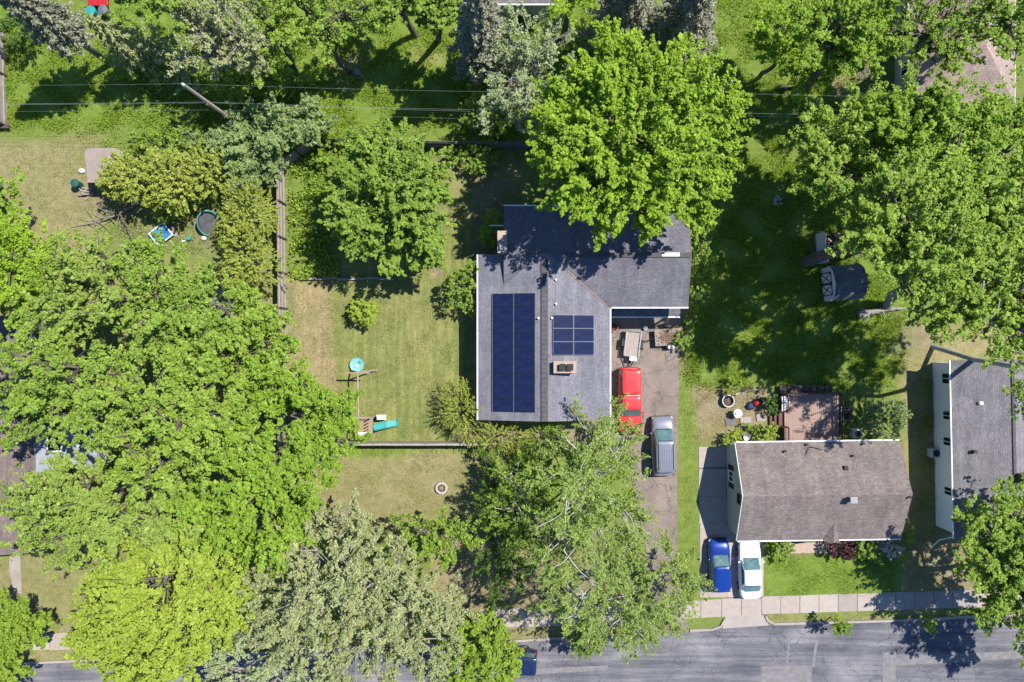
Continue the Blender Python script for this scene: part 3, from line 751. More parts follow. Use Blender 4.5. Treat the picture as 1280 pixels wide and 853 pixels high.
plank_fence('plank_fence', 'grey board fence along the back of the lawn, ending at the big round maple', 'fence', [(394, 181.5), (525, 184.5), (668, 186.5)], 1.8, mat('dull_grey_boards', (.17, .165, .15), (.27, .26, .235), 3, .85), -1)
sf = plank_fence('plank_fence', 'pale low board fence below the green slide, ending in the yellow-green shrubs', 'fence', [(430, 552), (530, 551.5), (612, 552)], 1.5, M['wood_grey'], -1)
plank_fence('plank_fence', 'grey fence along the left edge beyond the yellow-green tall grass', 'fence', [(9, 158), (7, 95), (7, 38)], 1.6, M['wood_grey'], -1)
a = np.array(P(430, 552)); b_ = np.array(P(612, 552)); mb = MB(); nb_ = 7
for k in range(nb_):
    c = a + (b_ - a) * (k + .5) / nb_; mb.box((c[0] - a[0], c[1] - a[1] - .02, c[2] - a[2] + 1.56), ((b_ - a)[0] / nb_ - .02, .16, .045), R(.6 * sin(k * 2)))
mb.build('cap_board', mat('bleached_cap_boards', (.36, .30, .27), (.58, .50, .45), 2, .85), sf)
sl = P(1019.5, 331); sl2 = P(1018, 293)
plank_fence('fence_panel', 'pale blue-grey fence panel hiding the wood pile beside the shed', 'fence', [(1023, 331), (1018.5, 294)], 1.75, M['shed_wall'], -1, .25)
p = P(440, 349)
mb = MB(); e = thing('garden_edging', 'low timber edging at the foot of the leafy tree in the back lawn', 'edging', p)
for k in range(6): MB().box((-2.9 + k * 1.15, .05 * sin(k * 2), .12), (1.12, .16, .26), R(.8 * sin(k))).build('timber', M['wood_grey'], e)
# ================================================================ VEHICLES (x forward, y left)
def sup(t, a, b, n=8):      # rounded-rectangle outline; t in -1..1 across the front
    return a * (1 - abs(t) ** n) ** (1.0 / n), b * t
class Cabin:
    def __init__(s, x0, x1, hw, zb, r0, r1, rw, zr, n=7):
        s.__dict__.update(x0=x0, x1=x1, hw=hw, zb=zb, r0=r0, r1=r1, rw=rw, zr=zr, n=n)
    def pt(s, side, t, v, off=0.0):
        out = []
        for (x0, x1, hw, z) in ((s.x0, s.x1, s.hw, s.zb), (s.r0, s.r1, s.rw, s.zr - .05)):
            cx, a = (x0 + x1) / 2, (x1 - x0) / 2
            if side in 'fr':
                d, y = sup(t, a, hw, s.n); x = cx + (d if side == 'f' else -d)
            else:
                d, xx = sup(t, hw, a, s.n); x = cx + xx; y = d if side == 'l' else -d
            out.append(np.array((x, y, z)))
        p = out[0] * (1 - v) + out[1] * v
        q = np.array(((p[0] - (s.x0 + s.x1) / 2), p[1], 0)); 
        nrm = {'f': (.8, 0, .6), 'r': (-.8, 0, .6), 'l': (0, .9, .4), 'R': (0, -.9, .4)}[side]
        return p + np.array(nrm) * off
    def mesh(s, mb):
        m = 40; rings = []
        th = np.linspace(0, 2 * pi, m, endpoint=False)
        def ring(x0, x1, hw, z):
            e = 2 / s.n; return [((x0 + x1) / 2 + (x1 - x0) / 2 * np.sign(cos(t)) * abs(cos(t)) ** e, hw * np.sign(sin(t)) * abs(sin(t)) ** e, z) for t in th]
        rings = [ring(s.x0, s.x1, s.hw, s.zb - .06), ring(s.x0, s.x1, s.hw, s.zb)]
        for v in (.5, 1): rings.append(ring(*(np.array((s.x0, s.x1, s.hw, s.zb)) * (1 - v) + np.array((s.r0, s.r1, s.rw, s.zr - .05)) * v)))
        rings.append(ring(s.r0 + .05, s.r1 - .05, s.rw - .06, s.zr - .01)); rings.append(ring(s.r0 + .25, s.r1 - .25, s.rw - .25, s.zr + .012))
        b = len(mb.v)
        for r in rings: mb.v += r
        for i in range(len(rings) - 1):
            for k in range(m): mb.f.append((b + i * m + k, b + i * m + (k + 1) % m, b + (i + 1) * m + (k + 1) % m, b + (i + 1) * m + k))
        mb.f.append(tuple(b + (len(rings) - 1) * m + k for k in range(m)))
    def pane(s, side, t0, t1, v0, v1, name, parent, m=None, off=.012):
        if m is None and side in 'fr': s.pane(side, t0 * 1.05, t1 * 1.05, v0 - .06, min(.995, v1 + .05), 'window_trim', parent, M['black'], .006)
        mb = MB(); nu, nv = 10, 3
        for j in range(nv + 1):
            for i in range(nu + 1):
                sh = (t0 + (t1 - t0) * i / nu)
                mb.v.append(tuple(s.pt(side, sh, v0 + (v1 - v0) * j / nv, off)))
        for j in range(nv):
            for i in range(nu): mb.f.append((j * (nu + 1) + i, j * (nu + 1) + i + 1, (j + 1) * (nu + 1) + i + 1, (j + 1) * (nu + 1) + i))
        return mb.build(name, m or M['carglass'], parent, smooth=True)
def car(name, label, cat, loc, rz, L, Wd, deck, cabs, paint, rwheel=.33, roof_m=None, wb=.29, group=None):
    o = thing(name, label, cat, loc, rz, group)
    st = [-.5, -.494, -.475, -.43, -.36, -.25, -.1, .05, .2, .3, .37, .43, .47, .492, .5]
    dx = [d[0] for d in deck]; dz = [d[1] for d in deck]
    mb = MB(); nr = 0
    for t in st:
        w = Wd / 2 * (1 - .16 * abs(2 * t) ** 7 - .03 * abs(2 * t) ** 2); z = float(np.interp(t, dx, dz)); e = abs(2 * t)
        lo = .24 + (.12 if e > .98 else 0); sh = .03 if e < .985 else .10
        ring = [(-w * .9, lo), (-w * .985, lo + .12), (-w, .56), (-w * .985, z - .14 - sh), (-w * .93, z - .04 - sh), (-w * .8, z - sh * .5), (-w * .45, z + .015 - sh * .4), (0, z + .025 - sh * .4)]
        ring = ring + [(-a, b) for a, b in ring[-2::-1]]
        nr = len(ring); mb.v += [(t * L, a, b) for a, b in ring]
    for i in range(len(st) - 1):
        for k in range(nr):
            k2 = (k + 1) % nr; mb.f.append((i * nr + k, i * nr + k2, (i + 1) * nr + k2, (i + 1) * nr + k))
    mb.f.append(tuple(range(nr))); mb.f.append(tuple((len(st) - 1) * nr + k for k in range(nr)))
    for c in cabs: c.mesh(mb)
    body = mb.build('body', paint, o, smooth=True)
    md = body.modifiers.new('split', 'EDGE_SPLIT'); md.split_angle = R(38)
    for sx in (wb, -wb):
        for s in (-1, 1):
            t = MB(); y = s * (Wd / 2 - .09)
            t.tube([(0, -.10, 0), (0, -.09, 0), (0, .09, 0), (0, .10, 0)], [rwheel - .03, rwheel, rwheel, rwheel - .03], 24)
            wo = t.build('wheel', M['rubber'], o); wo.location = (sx * L, y, rwheel)
            rm = MB().tube([(0, s * .085, 0), (0, s * .106, 0)], rwheel * .62, 18)
            for k in range(5): rm.tube([(0, s * .11, 0), (rwheel * .55 * cos(k * 1.257), s * .108, rwheel * .55 * sin(k * 1.257))], .025, 5)
            rm.build('rim', M['steel'], wo)
    zf = float(np.interp(.48, dx, dz)); zr_ = float(np.interp(-.48, dx, dz))
    for s in (-1, 1):
        blob(.14, .16, .07, (L * .468, s * Wd * .37, zf - .15), 1, .02).build('headlight', M['lamp_clear'], o, smooth=True)
        MB().box((-L * .487, s * Wd * .385, zr_ - .16), (.10, .24, .20)).build('tail_light', M['lamp_red'], o, bevel=.02)
        c = cabs[-1]; mx = c.x1 - .35
        mm = blob(.07, .11, .075, (mx, s * (Wd / 2 + .09), c.zb + .08), 2, .02); mm.build('mirror', paint, o, smooth=True)
    MB().box((L * .493, 0, .46), (.07, Wd * .62, .20)).build('grille', M['black'], o, bevel=.02)
    for s, nm in ((1, 'bumper'), (-1, 'bumper')): MB().box((s * L * .497, 0, .36), (.10, Wd * .80, .16)).build(nm, M['black'], o, bevel=.04)
    MB().box((-L * .4985, 0, .62), (.02, .31, .16)).build('number_plate', M['white'], o)
    return o, body
def glaze(c, o, front=True, rear=True, sides=((-.9, -.05), (.0, .86)), wv=(.08, .95)):
    if front: c.pane('f', -.93, .93, *wv, 'windshield', o)
    if rear: c.pane('r', -.88, .88, wv[0] + .06, wv[1] - .04, 'rear_window', o)
    for s in 'lR':
        for a, b in sides: c.pane(s, a, b, .12, .86, 'side_window', o)
def detail_seams(c, o, Wd):
    zz = c.zb
    mb = MB()
    for s in (-1, 1): mb.tube([(c.x1 + .06, s * Wd * .42, zz - .005), (c.x1 + .5, s * Wd * .40, zz - .03)], .008, 4, False)
    for s in (-1, 1):
        for x in (c.x0 * .35 + c.x1 * .65 - .3, c.x0 * .62 + c.x1 * .38 - .2): mb.tube([(x, s * Wd * .497, .5), (x, s * Wd * .485, c.zb - .12)], .008, 4, False)
    mb.build('panel_gap', M['black'], o)['kind'] = 'stuff'
    MB().tube([(c.x1 - .02, -.5, c.zb + .03), (c.x1 - .25, .1, c.zb + .17)], .012, 5).build('wiper', M['black'], o)
# silver van: nose towards the garage
p = P(826.5, 556)
cb = Cabin(-2.22, 1.46, .86, 1.0, -2.02, .52, .76, 1.72)
o, b = car('parked_van', 'silver-grey minivan with ribbed roof parked on the brown driveway', 'van', p, R(91.5), 4.85, 1.9, [(-.5, .92), (-.45, 1.0), (.2, 1.02), (.36, .98), (.45, .84), (.5, .70)], [cb], M['p_silver'], .34)
glaze(cb, o, sides=((-.93, -.42), (-.39, .16), (.19, .83))); detail_seams(cb, o, 1.9)
mb = MB()
for k in range(6): mb.box((-.95, -.45 + k * .18, 1.735), (1.75, .035, .03))
mb.build('roof_rib', M['p_silver'], o)
for s in (-1, 1): MB().tube([(-1.8, s * .60, 1.72), (-1.7, s * .60, 1.78), (.25, s * .60, 1.78), (.35, s * .60, 1.72)], .022, 6).build('roof_rail', M['black'], o)
# red pickup with cap: nose towards the street
p = P(785.5, 500)
c1 = Cabin(-2.62, -.52, .86, 1.02, -2.55, -.57, .74, 1.80, 9); c2 = Cabin(-.46, 1.28, .86, 1.06, -.42, .68, .74, 1.78, 8)
o, b = car('pickup_truck', 'red pickup truck with a matching red bed cap beside the house', 'pickup truck', p, R(-89.5), 5.36, 1.92, [(-.5, .98), (-.45, 1.03), (.2, 1.06), (.38, 1.02), (.46, .95), (.5, .85)], [c1, c2], M['p_red'], .37, wb=.31)
glaze(c2, o, rear=False, sides=((-.85, .75),)); glaze(c1, o, front=False, sides=((-.88, -.05), (.02, .88))); detail_seams(c2, o, 1.9)
MB().box((-.49, 0, 1.76), (.05, 1.36, .05)).build('cap_seam_trim', M['lamp_clear'], o)
# blue hatchback
p = P(896.5, 704)
cb = Cabin(-2.0, 1.0, .80, .92, -1.78, .15, .68, 1.48)
o, b = car('parked_car', 'deep blue hatchback on the concrete driveway, half beside a leafy birch spray', 'car', p, R(92), 4.3, 1.76, [(-.5, .86), (-.45, .92), (.2, .94), (.36, .90), (.45, .78), (.5, .62)], [cb], M['p_blue'], .31)
glaze(cb, o, sides=((-.9, -.3), (-.26, .28), (.31, .84))); detail_seams(cb, o, 1.76)
MB().tube([(-1.3, 0, 1.47), (-1.36, 0, 1.52)], .03, 6).build('aerial', M['black'], o)
MB().box((-1.82, 0, 1.43), (.16, 1.04, .03), ry=-.15).build('spoiler', M['p_blue'], o, bevel=.015)
# white sedan
p = P(934, 709)
cb = Cabin(-1.76, 1.1, .83, .93, -1.05, .2, .68, 1.42, 7)
o, b = car('parked_car', 'white sedan on the concrete driveway with its nose at the taupe eave', 'car', p, R(91.5), 4.75, 1.82, [(-.5, .80), (-.46, .93), (-.3, .96), (.2, .95), (.36, .91), (.46, .78), (.5, .62)], [cb], M['p_white'], .32)
glaze(cb, o, sides=((-.62, -.05), (-.02, .72))); detail_seams(cb, o, 1.8)
# navy vehicle on the street
p = P(634, 820)
cb = Cabin(-2.42, 1.1, .84, 1.06, -2.34, .5, .70, 1.86, 9)
o, b = car('parked_suv', 'dark navy boxy vehicle at the kerb, mostly under the bright green street tree', 'car', p, R(177.5), 4.9, 1.9, [(-.5, 1.0), (-.45, 1.06), (.2, 1.06), (.36, 1.02), (.46, .92), (.5, .8)], [cb], M['p_navy'], .37)
glaze(cb, o, sides=((-.9, -.45), (-.42, .15), (.18, .82)))
# ================================================================ TRAILERS AND YARD OBJECTS
p = P(789, 430)
o = thing('utility_trailer', 'plank-floored utility trailer with open sides behind the red pickup', 'trailer', p, R(-7))
MB().box((0, 0, .62), (1.15, 2.0, .06)).build('bed', M['wood_grey'], o)
mb = MB()
for s in (-1, 1):
    mb.box((s * .6, 0, .80), (.05, 2.06, .05)); mb.box((s * .6, 0, .58), (.06, 2.06, .10))
    for y in (-1, -.33, .33, 1): mb.box((s * .6, y, .70), (.048, .05, .2))
mb.box((0, 1.03, .80), (1.15, .05, .05)); mb.box((0, -1.03, .58), (1.15, .06, .1)); mb.build('frame', M['steel'], o)
MB().box((0, 1.10, .72), (1.15, .05, .42)).build('tailgate', M['wood_grey'], o)
for s in (-1, 1):
    w = MB().tube([(s * .68, 0, .3), (s * .86, 0, .3)], .3, 18).build('wheel', M['rubber'], o); MB().tube([(s * .86, 0, .3), (s * .875, 0, .3)], .16, 12).build('rim', M['steel'], w)
    MB().prism([(s * .68, -.42, .62), (s * .68, -.25, .70), (s * .68, .25, .70), (s * .68, .42, .62)], (s * .2, 0, 0)).build('fender', M['black'], o)
MB().tube([(-.5, -1.0, .55), (0, -2.0, .5), (0, -2.35, .48)], .045, 6).tube([(.5, -1.0, .55), (0, -2.0, .5)], .045, 6).build('hitch', M['black'], o)
MB().box((.18, -1.22, .66), (.6, .34, .22)).build('tool_box', M['white'], o, bevel=.03)
p = P(834, 421.5)
o = thing('flat_trailer', 'old tan-decked flat trailer covered in leaf litter at the grass edge', 'trailer', p, R(4))
mb = MB()
for k in range(8): mb.box((0, -.55 + k * .157, .55), (2.15, .145, .05))
mb.build('bed', M['wood_grey'], o)
mb = MB()
for s in (-1, 1): mb.box((0, s * .66, .58), (2.3, .06, .12)); mb.box((s * 1.12, 0, .58), (.06, 1.26, .12))
mb.build('frame', M['wood_tan'], o)
rg = np.random.default_rng(5); n = 500
def litter(n, sx, sy, z, size, seed):
    rg = np.random.default_rng(seed); c = np.stack([rg.normal(0, sx, n), rg.normal(0, sy, n), z + rg.random(n) * .05], 1); c[:, 0] = np.clip(c[:, 0], -2 * sx, 2 * sx); c[:, 1] = np.clip(c[:, 1], -2 * sy, 2 * sy)
    a = rg.random(n) * 2 * pi; d = np.stack([np.cos(a), np.sin(a), rg.normal(0, .3, n)], 1) * size; e = np.stack([-np.sin(a), np.cos(a), rg.normal(0, .3, n)], 1) * size * .6
    v = np.stack([c - d, c + e, c + d, c - e], 1).reshape(-1, 3); return v, np.arange(4 * n).reshape(-1, 4)
link('leaf_litter', np_mesh('leaf_litter', *litter(500, .5, .28, .59, .06, 5)), M['litter'], o)['kind'] = 'stuff'
for s in (-1, 1):
    w = MB().tube([(-.1, s * .70, .28), (-.1, s * .86, .28)], .28, 16).build('wheel', M['rubber'], o)
    MB().tube([(-.1, s * .86, .28), (-.1, s * .87, .28)], .14, 10).build('rim', M['steel'], w)
MB().box((.15, -.84, .62), (.55, .22, .05)).build('fender', M['white'], o)
MB().tube([(-1.1, 0, .5), (-1.9, -.25, .3)], .05, 6).build('hitch', M['black'], o)
p = P(766, 409)
o = thing('hose_pot', 'round red hose pot in the shade under the garage porch', 'hose pot', p)
MB().lathe([(.30, 0), (.36, .35), (.40, .36), (.40, .40), (.33, .40), (.31, .1)], (0, 0, 0), 24).build('pot', M['terracotta'], o)
mb = MB()
for k in range(3):
    r = .25 - .05 * k; mb.tube([(r * cos(t), r * sin(t), .15 + .06 * k) for t in np.linspace(0, 6.2, 20)], .025, 6)
mb.build('hose', M['wood_dark'], o)
for (px, py, lab) in ((765, 394, ''),): pass
o = thing('white_bucket', 'small white bucket on the driveway near the plank trailer', 'bucket', P(806, 410))
MB().lathe([(.12, 0), (.15, .34), (.155, .36), (.13, .36), (.11, .04)], n=16).build('pail', M['white'], o)
MB().tube([(.15 * cos(t), .15 * sin(t) , .34 + .0 * t) for t in np.linspace(0, pi, 8)], .008, 5).build('handle', M['steel'], o)
for (px, py, r_, lab) in ((818, 441, .15, 'thin grey hoop lying on the driveway nearest the plank trailer'), (823, 444, .13, 'thin grey hoop lying on the driveway nearest the flat trailer')):
    mb = MB().tube([(r_ * 1.3 * cos(t), r_ * 1.3 * sin(t), .03) for t in np.linspace(0, 2 * pi, 24)], .015, 5, False)
    h = mb.build('hoop', M['wood_grey']); h.location = P(px, py); tag(h, lab, 'hoop', 'hoops on the driveway')
# ---- play set
p = P(462, 531)
o = thing('play_set', 'wooden swing set with a small tower and green slide in the back lawn', 'playset', p)
def q(px, py, h): a = P(px, py, h); return (a[0] - p[0], a[1] - p[1], a[2] - p[2])
# platform tower
MB().box((-.1, .05, 1.25), (1.25, 1.45, .08)).build('platform', M['wood_tan'], o)
for sx in (-1, 1):
    for sy in (-1, 1): MB().box((-.1 + sx * .6, .05 + sy * .7, 1.1), (.1, .1, 2.2)).build('post', M['wood_grey'], o)
mb = MB()
for sy in (-1, 1): mb.box((-.1, .05 + sy * .7, 2.0), (1.1, .05, .1)); mb.box((-.1, .05 + sy * .7, 1.55), (1.1, .045, .1))
mb.box((-.7, .05, 2.0), (.05, 1.3, .1)); mb.build('railing', M['wood_grey'], o)
mb = MB()
for k in range(5): mb.box((.15 + k * .001, .28 + .0 * k - .25 * k + .25, 1.6), (.05, .08, .6))
mb.build('baluster', M['wood_dark'], o)
a = q(447, 466, 2.2); b_ = q(448, 521, 2.2)
MB().tube([a, b_], .06, 8).build('top_beam', M['wood_grey'], o)
for s in (-1, 1): MB().tube([a, (a[0] + s * 1.05, a[1] + .1, 0)], .06, 8).build('leg', M['wood_grey'], o)
MB().box((a[0] + .0, a[1] - .02, 2.23), (1.9, .12, .09)).build('cross_beam', M['wood_tan'], o)
mb = MB(); s0 = np.array((.55, -.05, 1.3)); s1 = np.array((2.35, .22, .2))
prof = [(-.28, .22), (-.24, 0), (.24, 0), (.28, .22), (.24, .22), (.2, .06), (-.2, .06), (-.24, .22)]
d = (s1 - s0); dn = d / np.linalg.norm(d); side = np.cross((0, 0, 1), dn); side /= np.linalg.norm(side); up = np.cross(dn, side)
for t in (0, .5, .9, 1.0):
    c = s0 + d * t + np.array((0, 0, -.12 * sin(pi * t) + (.1 if t == 1 else 0)))
    for u, v in prof: mb.v.append(tuple(c + side * u + up * v))
for i in range(3):
    for k in range(8): mb.f.append((i * 8 + k, i * 8 + (k + 1) % 8, (i + 1) * 8 + (k + 1) % 8, (i + 1) * 8 + k))
mb.build('slide', M['teal'], o)
MB().box((-.15, -.62, 1.32), (.95, .34, .05)).build('canopy_board', M['white'], o)
mb = MB()
for k in range(3): mb.box((1.0 + .02 * k, .62 - .0 * k, .3 + .25 * k), (.75 - .1 * k, .4 - .08 * k, .2))
mb.build('climbing_step', M['white'], o)
o = thing('splash_table', 'round aqua plastic tub beside the end frame of the swing set', 'water table', P(447, 456))
MB().lathe([(.42, 0), (.56, .22), (.60, .24), (.58, .27), (.52, .20), (.2, .15), (.01, .16)], n=28).build('tub', M['teal_pale'], o)
MB().lathe([(.13, .15), (.11, .28), (.02, .30)], (-.06, -.1, 0), 14).build('knob', M['white'], o)
blob(.14, .10, .05, (.2, .2, .2), 3).build('toy', M['teal'], o)
# fire ring
M['bleached'] = mat('bleached_stone', (.60, .52, .47), (.78, .70, .64), 4, .9, bmp=.3)
o = thing('fire_ring', 'round stone fire ring alone on the dry lawn', 'fire pit', P(552, 610))
for k in range(10):
    t = k * 2 * pi / 10; MB().box((.40 * cos(t), .40 * sin(t), .12), (.16, .24, .24), t).build('stone', M['bleached'], o, bevel=.03)
MB().lathe([(.31, 0), (.31, .05), (.02, .09)], n=16).build('ash_bed', M['soil'], o)
mb = MB(); [mb.tube([(.2 * cos(k * 1.3), .2 * sin(k * 1.3), .1), (-.2 * cos(k * 1.3 + .5), -.2 * sin(k * 1.3 + .5), .13)], .035, 6) for k in range(4)]
mb.build('log', M['wood_tan'], o)
# ---- utility poles and cables
M['pole'] = mat('grey_pole_wood', (.45, .38, .34), (.66, .57, .52), 3, .9, bmp=.3, stretch=(5, 5, 1))
def pole(label, top, base):
    b = P(*base); o = thing('utility_pole', label, 'utility pole', b)
    t = W(top[0], top[1], b[2] + 9.3); mb = MB().tube([(0, 0, -.2), ((t[0] - b[0]) / 2, (t[1] - b[1]) / 2, 4.6), (t[0] - b[0], t[1] - b[1], 9.3)], [.16, .14, .11], 12); mb.build('shaft', M['pole'], o)
    MB().lathe([(.07, 0), (.10, .06), (.05, .10), (.08, .14), (.04, .22)], (t[0] - b[0], t[1] - b[1], 9.28), 12).build('insulator', M['offwhite'], o)
    MB().box(((t[0] - b[0]) * .6 + .02, (t[1] - b[1]) * .6 - .17, 5.6), (.12, .18, .3)).build('bracket', M['steel'], o)
    return b, t
b1, t1 = pole('leaning grey wooden utility pole standing clear of the trees at the upper left', (229, 106), (297, 155))
b2, t2 = pole('utility pole almost hidden at the right rim of the big round maple', (914, 102), (868, 153))
LB = ['topmost thin power cable across the back yards', 'bright cable strung midway up the utility poles', 'upper of the two close cables low on the poles', 'lower of the two close cables low on the poles']
for i, (h, dy, yl, yr) in enumerate(((9.5, 0, 107, 104), (5.6, 0, 125, 134), (4.3, .35, 137.5, 147), (4.25, -.15, 141.5, 152))):
    A = (b1[0] + (t1[0] - b1[0]) * h / 9.3, b1[1] + (t1[1] - b1[1]) * h / 9.3 + dy, b1[2] + h); Bq = (b2[0], b2[1], b2[2] + h)
    Lq = (-64, A[1] + .1, A[2]); Rq = (62, Bq[1] - 1.6, Bq[2] + .2)
    pts = []
    for s, e, n in ((Lq, A, 10), (A, (Bq[0], A[1] - .15 * i, Bq[2]), 16), ((Bq[0], A[1] - .15 * i, Bq[2]), Rq, 10)):
        for k in range(n): t = k / n; pts.append([s[j] + (e[j] - s[j]) * t for j in range(2)] + [s[2] + (e[2] - s[2]) * t - .5 * 4 * t * (1 - t)])
    pts.append(Rq)
    c = MB().tube(pts, .006 if i in (1, 2) else .004, 5).build('power_cable', M['wire']); tag(c, LB[i], 'cable', 'cables between the utility poles')
# ---- junk in the rear corner
o = thing('kiddie_pool', 'black round plastic pool tilted on edge with a teal rim under the hedge', 'pool', P(260, 278, .25), R(20))
o.rotation_euler = (R(26), R(24), R(10)); o.scale = (.82, 1.0, 1.0)
MB().lathe([(.05, .02), (.85, .05), (1.0, .30), (.97, .32), (.82, .10), (.05, .07)], n=30).build('basin', mat('dark_blue_grey_plastic', (.07, .075, .095), (.16, .165, .20), 2, .5), o)
MB().tube([(1.0 * cos(t), 1.0 * sin(t), .32) for t in np.linspace(0, 4.6, 34)], .07, 8).build('rim_tube', mat('faded_teal_rim', (.05, .26, .24), (.12, .42, .38), 3, .6), o)
o = thing('tarp_frame', 'blue tarp sagging over a small white-framed box in the junk corner', 'tarp', P(204, 294), R(38))
mb = MB()
for (c, d) in (((0, .62, .4), (1.5, .07, .07)), ((0, -.62, .4), (1.5, .07, .07)), ((-.72, 0, .4), (.07, 1.2, .07)), ((.72, 0, .4), (.07, 1.2, .07))): mb.box(c, d)
for sx in (-1, 1):
    for sy in (-1, 1): mb.box((sx * .72, sy * .62, .18), (.06, .06, .36))
mb.build('frame', M['white'], o)
mb = MB(); n = 10
rg = random.Random(4)
for i in range(n + 1):
    for j in range(n + 1):
        u, v = i / n - .5, j / n - .5; mb.v.append((u * 1.4, v * 1.2, .42 - .22 * (1 - 4 * u * u) * (1 - 4 * v * v) + rg.uniform(-.045, .045)))
for i in range(n):
    for j in range(n): mb.f.append((i * (n + 1) + j, (i + 1) * (n + 1) + j, (i + 1) * (n + 1) + j + 1, i * (n + 1) + j + 1))
mb.build('tarp_sheet', M['blue_tarp'], o)
def junk(name, label, cat, pos, kind, m, s=1.0, rz=0.0):
    o = thing(name, label, cat, pos, rz)
    if kind == 'board': MB().box((0, 0, .05), (1.0 * s, .2 * s, .06), .1).build('board', m, o); MB().box((.1, .2, .1), (.8 * s, .18 * s, .05), -.2).build('board', m, o)
    if kind == 'bin':
        MB().lathe([(.22 * s, 0), (.28 * s, .7 * s), (.3 * s, .72 * s), (.25 * s, .72 * s), (.2 * s, .1)], n=20).build('bin_body', m, o); MB().lathe([(.31 * s, .70 * s), (.29 * s, .78 * s), (.05, .82 * s)], n=20).build('lid', m, o)
    if kind == 'bag': blob(.28 * s, .2 * s, .14 * s, (0, 0, .1), 5, .2).build('bag_body', m, o, smooth=True); MB().tube([(.0, .0, .2), (.05, .02, .34)], [.06, .03], 6).build('knot', m, o)
    if kind == 'pile':
        rr = random.Random(int(pos[0] * 10)); mb = MB()
        for k in range(14): mb.tube([(rr.uniform(-.5, .5) * s, rr.uniform(-.35, .35) * s, .05 + .03 * k), (rr.uniform(-.5, .5) * s + .4, rr.uniform(-.35, .35) * s, .06 + .03 * k)], .05, 6)
        mb.build('logs', m, o)
    return o
junk('lumber_scrap', 'pale lumber scraps stacked at the front of the tan lean-to', 'lumber', P(112, 246), 'board', M['wood_tan'], 1.0, .5)
junk('stone_pile', 'pile of pale firewood below the tan lean-to', 'firewood', P(106, 240), 'pile', M['rock'], .9)
junk('bin', 'dark green bin at the left side of the tan lean-to', 'bin', P(101, 232), 'bin', mat('dark_green_plastic', (.02, .12, .10)), 1.1)
junk('bag', 'white bag lying beside the wall of the tan lean-to', 'bag', P(103, 214), 'bag', M['white'], 1.0)
junk('bag', 'white bag lying in the weeds right of the blue tarp', 'bag', P(230, 303), 'bag', M['white'], .8)
junk('bag', 'pale bag beside the teal-rimmed pool', 'bag', P(255, 298), 'bag', M['offwhite'], .9)
junk('bin', 'teal bucket lying in the weeds near the blue tarp', 'bucket', P(238, 299), 'bin', M['teal'], .5)
junk('lumber_scrap', 'pale boards propped right of the blue tarp', 'lumber', P(216, 290), 'board', M['wood_grey'], 1.1, -.9)
junk('bin', 'teal barrel beside a grey one at the upper left', 'barrel', P(122, 20), 'bin', M['teal'], 1.25)
junk('bin', 'silver grey barrel beside a teal one at the upper left', 'barrel', P(137, 19), 'bin', M['steel'], 1.25)
o = thing('garden_cart', 'red garden cart at the top edge by the barrels', 'cart', P(128, 6))
MB().box((0, 0, .5), (1.4, .7, .35), taper=1.15).build('tray', M['red'], o, bevel=.04); MB().tube([(-.7, 0, .4), (-1.3, 0, .8)], .03, 6).build('handle', M['black'], o)
for sx in (-1, 1):
    for sy in (-1, 1): MB().tube([(sx * .45, sy * .36, .18), (sx * .45, sy * .44, .18)], .18, 14).build('wheel', M['rubber'], o)
o = thing('log_bench', 'small dark bench at the end of the fence on the left edge', 'bench', P(6, 160))
MB().box((0, 0, .45), (1.3, .35, .07)).build('seat', M['wood_dark'], o)
for s in (-1, 1): MB().box((s * .5, 0, .21), (.08, .3, .42)).build('leg', M['wood_dark'], o)
# fallen branches
def branchy(name, label, cat, base, pts, rad, m, twigs=10, seed=1, tl=1.0):
    rr = random.Random(seed); o = thing(name, label, cat, base); pts = [np.array(p, float) for p in pts]
    MB().tube(pts, [rad * (1 - .7 * i / (len(pts) - 1)) for i in range(len(pts))], 8).build('limb', m, o)
    mb = MB()
    for k in range(twigs):
        i = rr.randrange(len(pts) - 1); t = rr.random(); a = pts[i] * (1 - t) + pts[i + 1] * t
        d = np.array((rr.uniform(-1, 1), rr.uniform(-1, 1), rr.uniform(-.1, .6))) * tl; mid = a + d * .5 + np.array((rr.uniform(-.15, .15), rr.uniform(-.15, .15), .05))
        mb.tube([a, mid, a + d], [rad * .35, rad * .22, rad * .08], 5)
    mb.build('twigs', m, o)['kind'] = 'stuff'; return o
branchy('fallen_branch', 'large grey fallen branch with curling twigs below the yellow-green hedge', 'branch', P(160, 262), [(1.3, .6, .3), (.3, 0, .5), (-.6, -.5, .4), (-2.2, -1.0, .2), (-3.6, -1.3, .1)], .10, M['bark_pale'], 34, 3, 1.5)
branchy('fallen_branch', 'dark bent fallen branch rising out of the junk corner', 'branch', P(160, 275), [(-.3, 1.2, .3), (-.2, .3, .8), (.2, -.5, .6), (.5, -2.2, .2)], .09, M['bark'], 10, 5, 1.0)
branchy('fallen_log', 'grey fallen trunk lying on the shaded lawn below the shed', 'log', P(1095, 391), [(-1.6, -.25, .15), (-.6, 0, .2), (.6, .25, .2), (2.4, .35, .25)], .34, M['bark_pale'], 8, 8, .9)
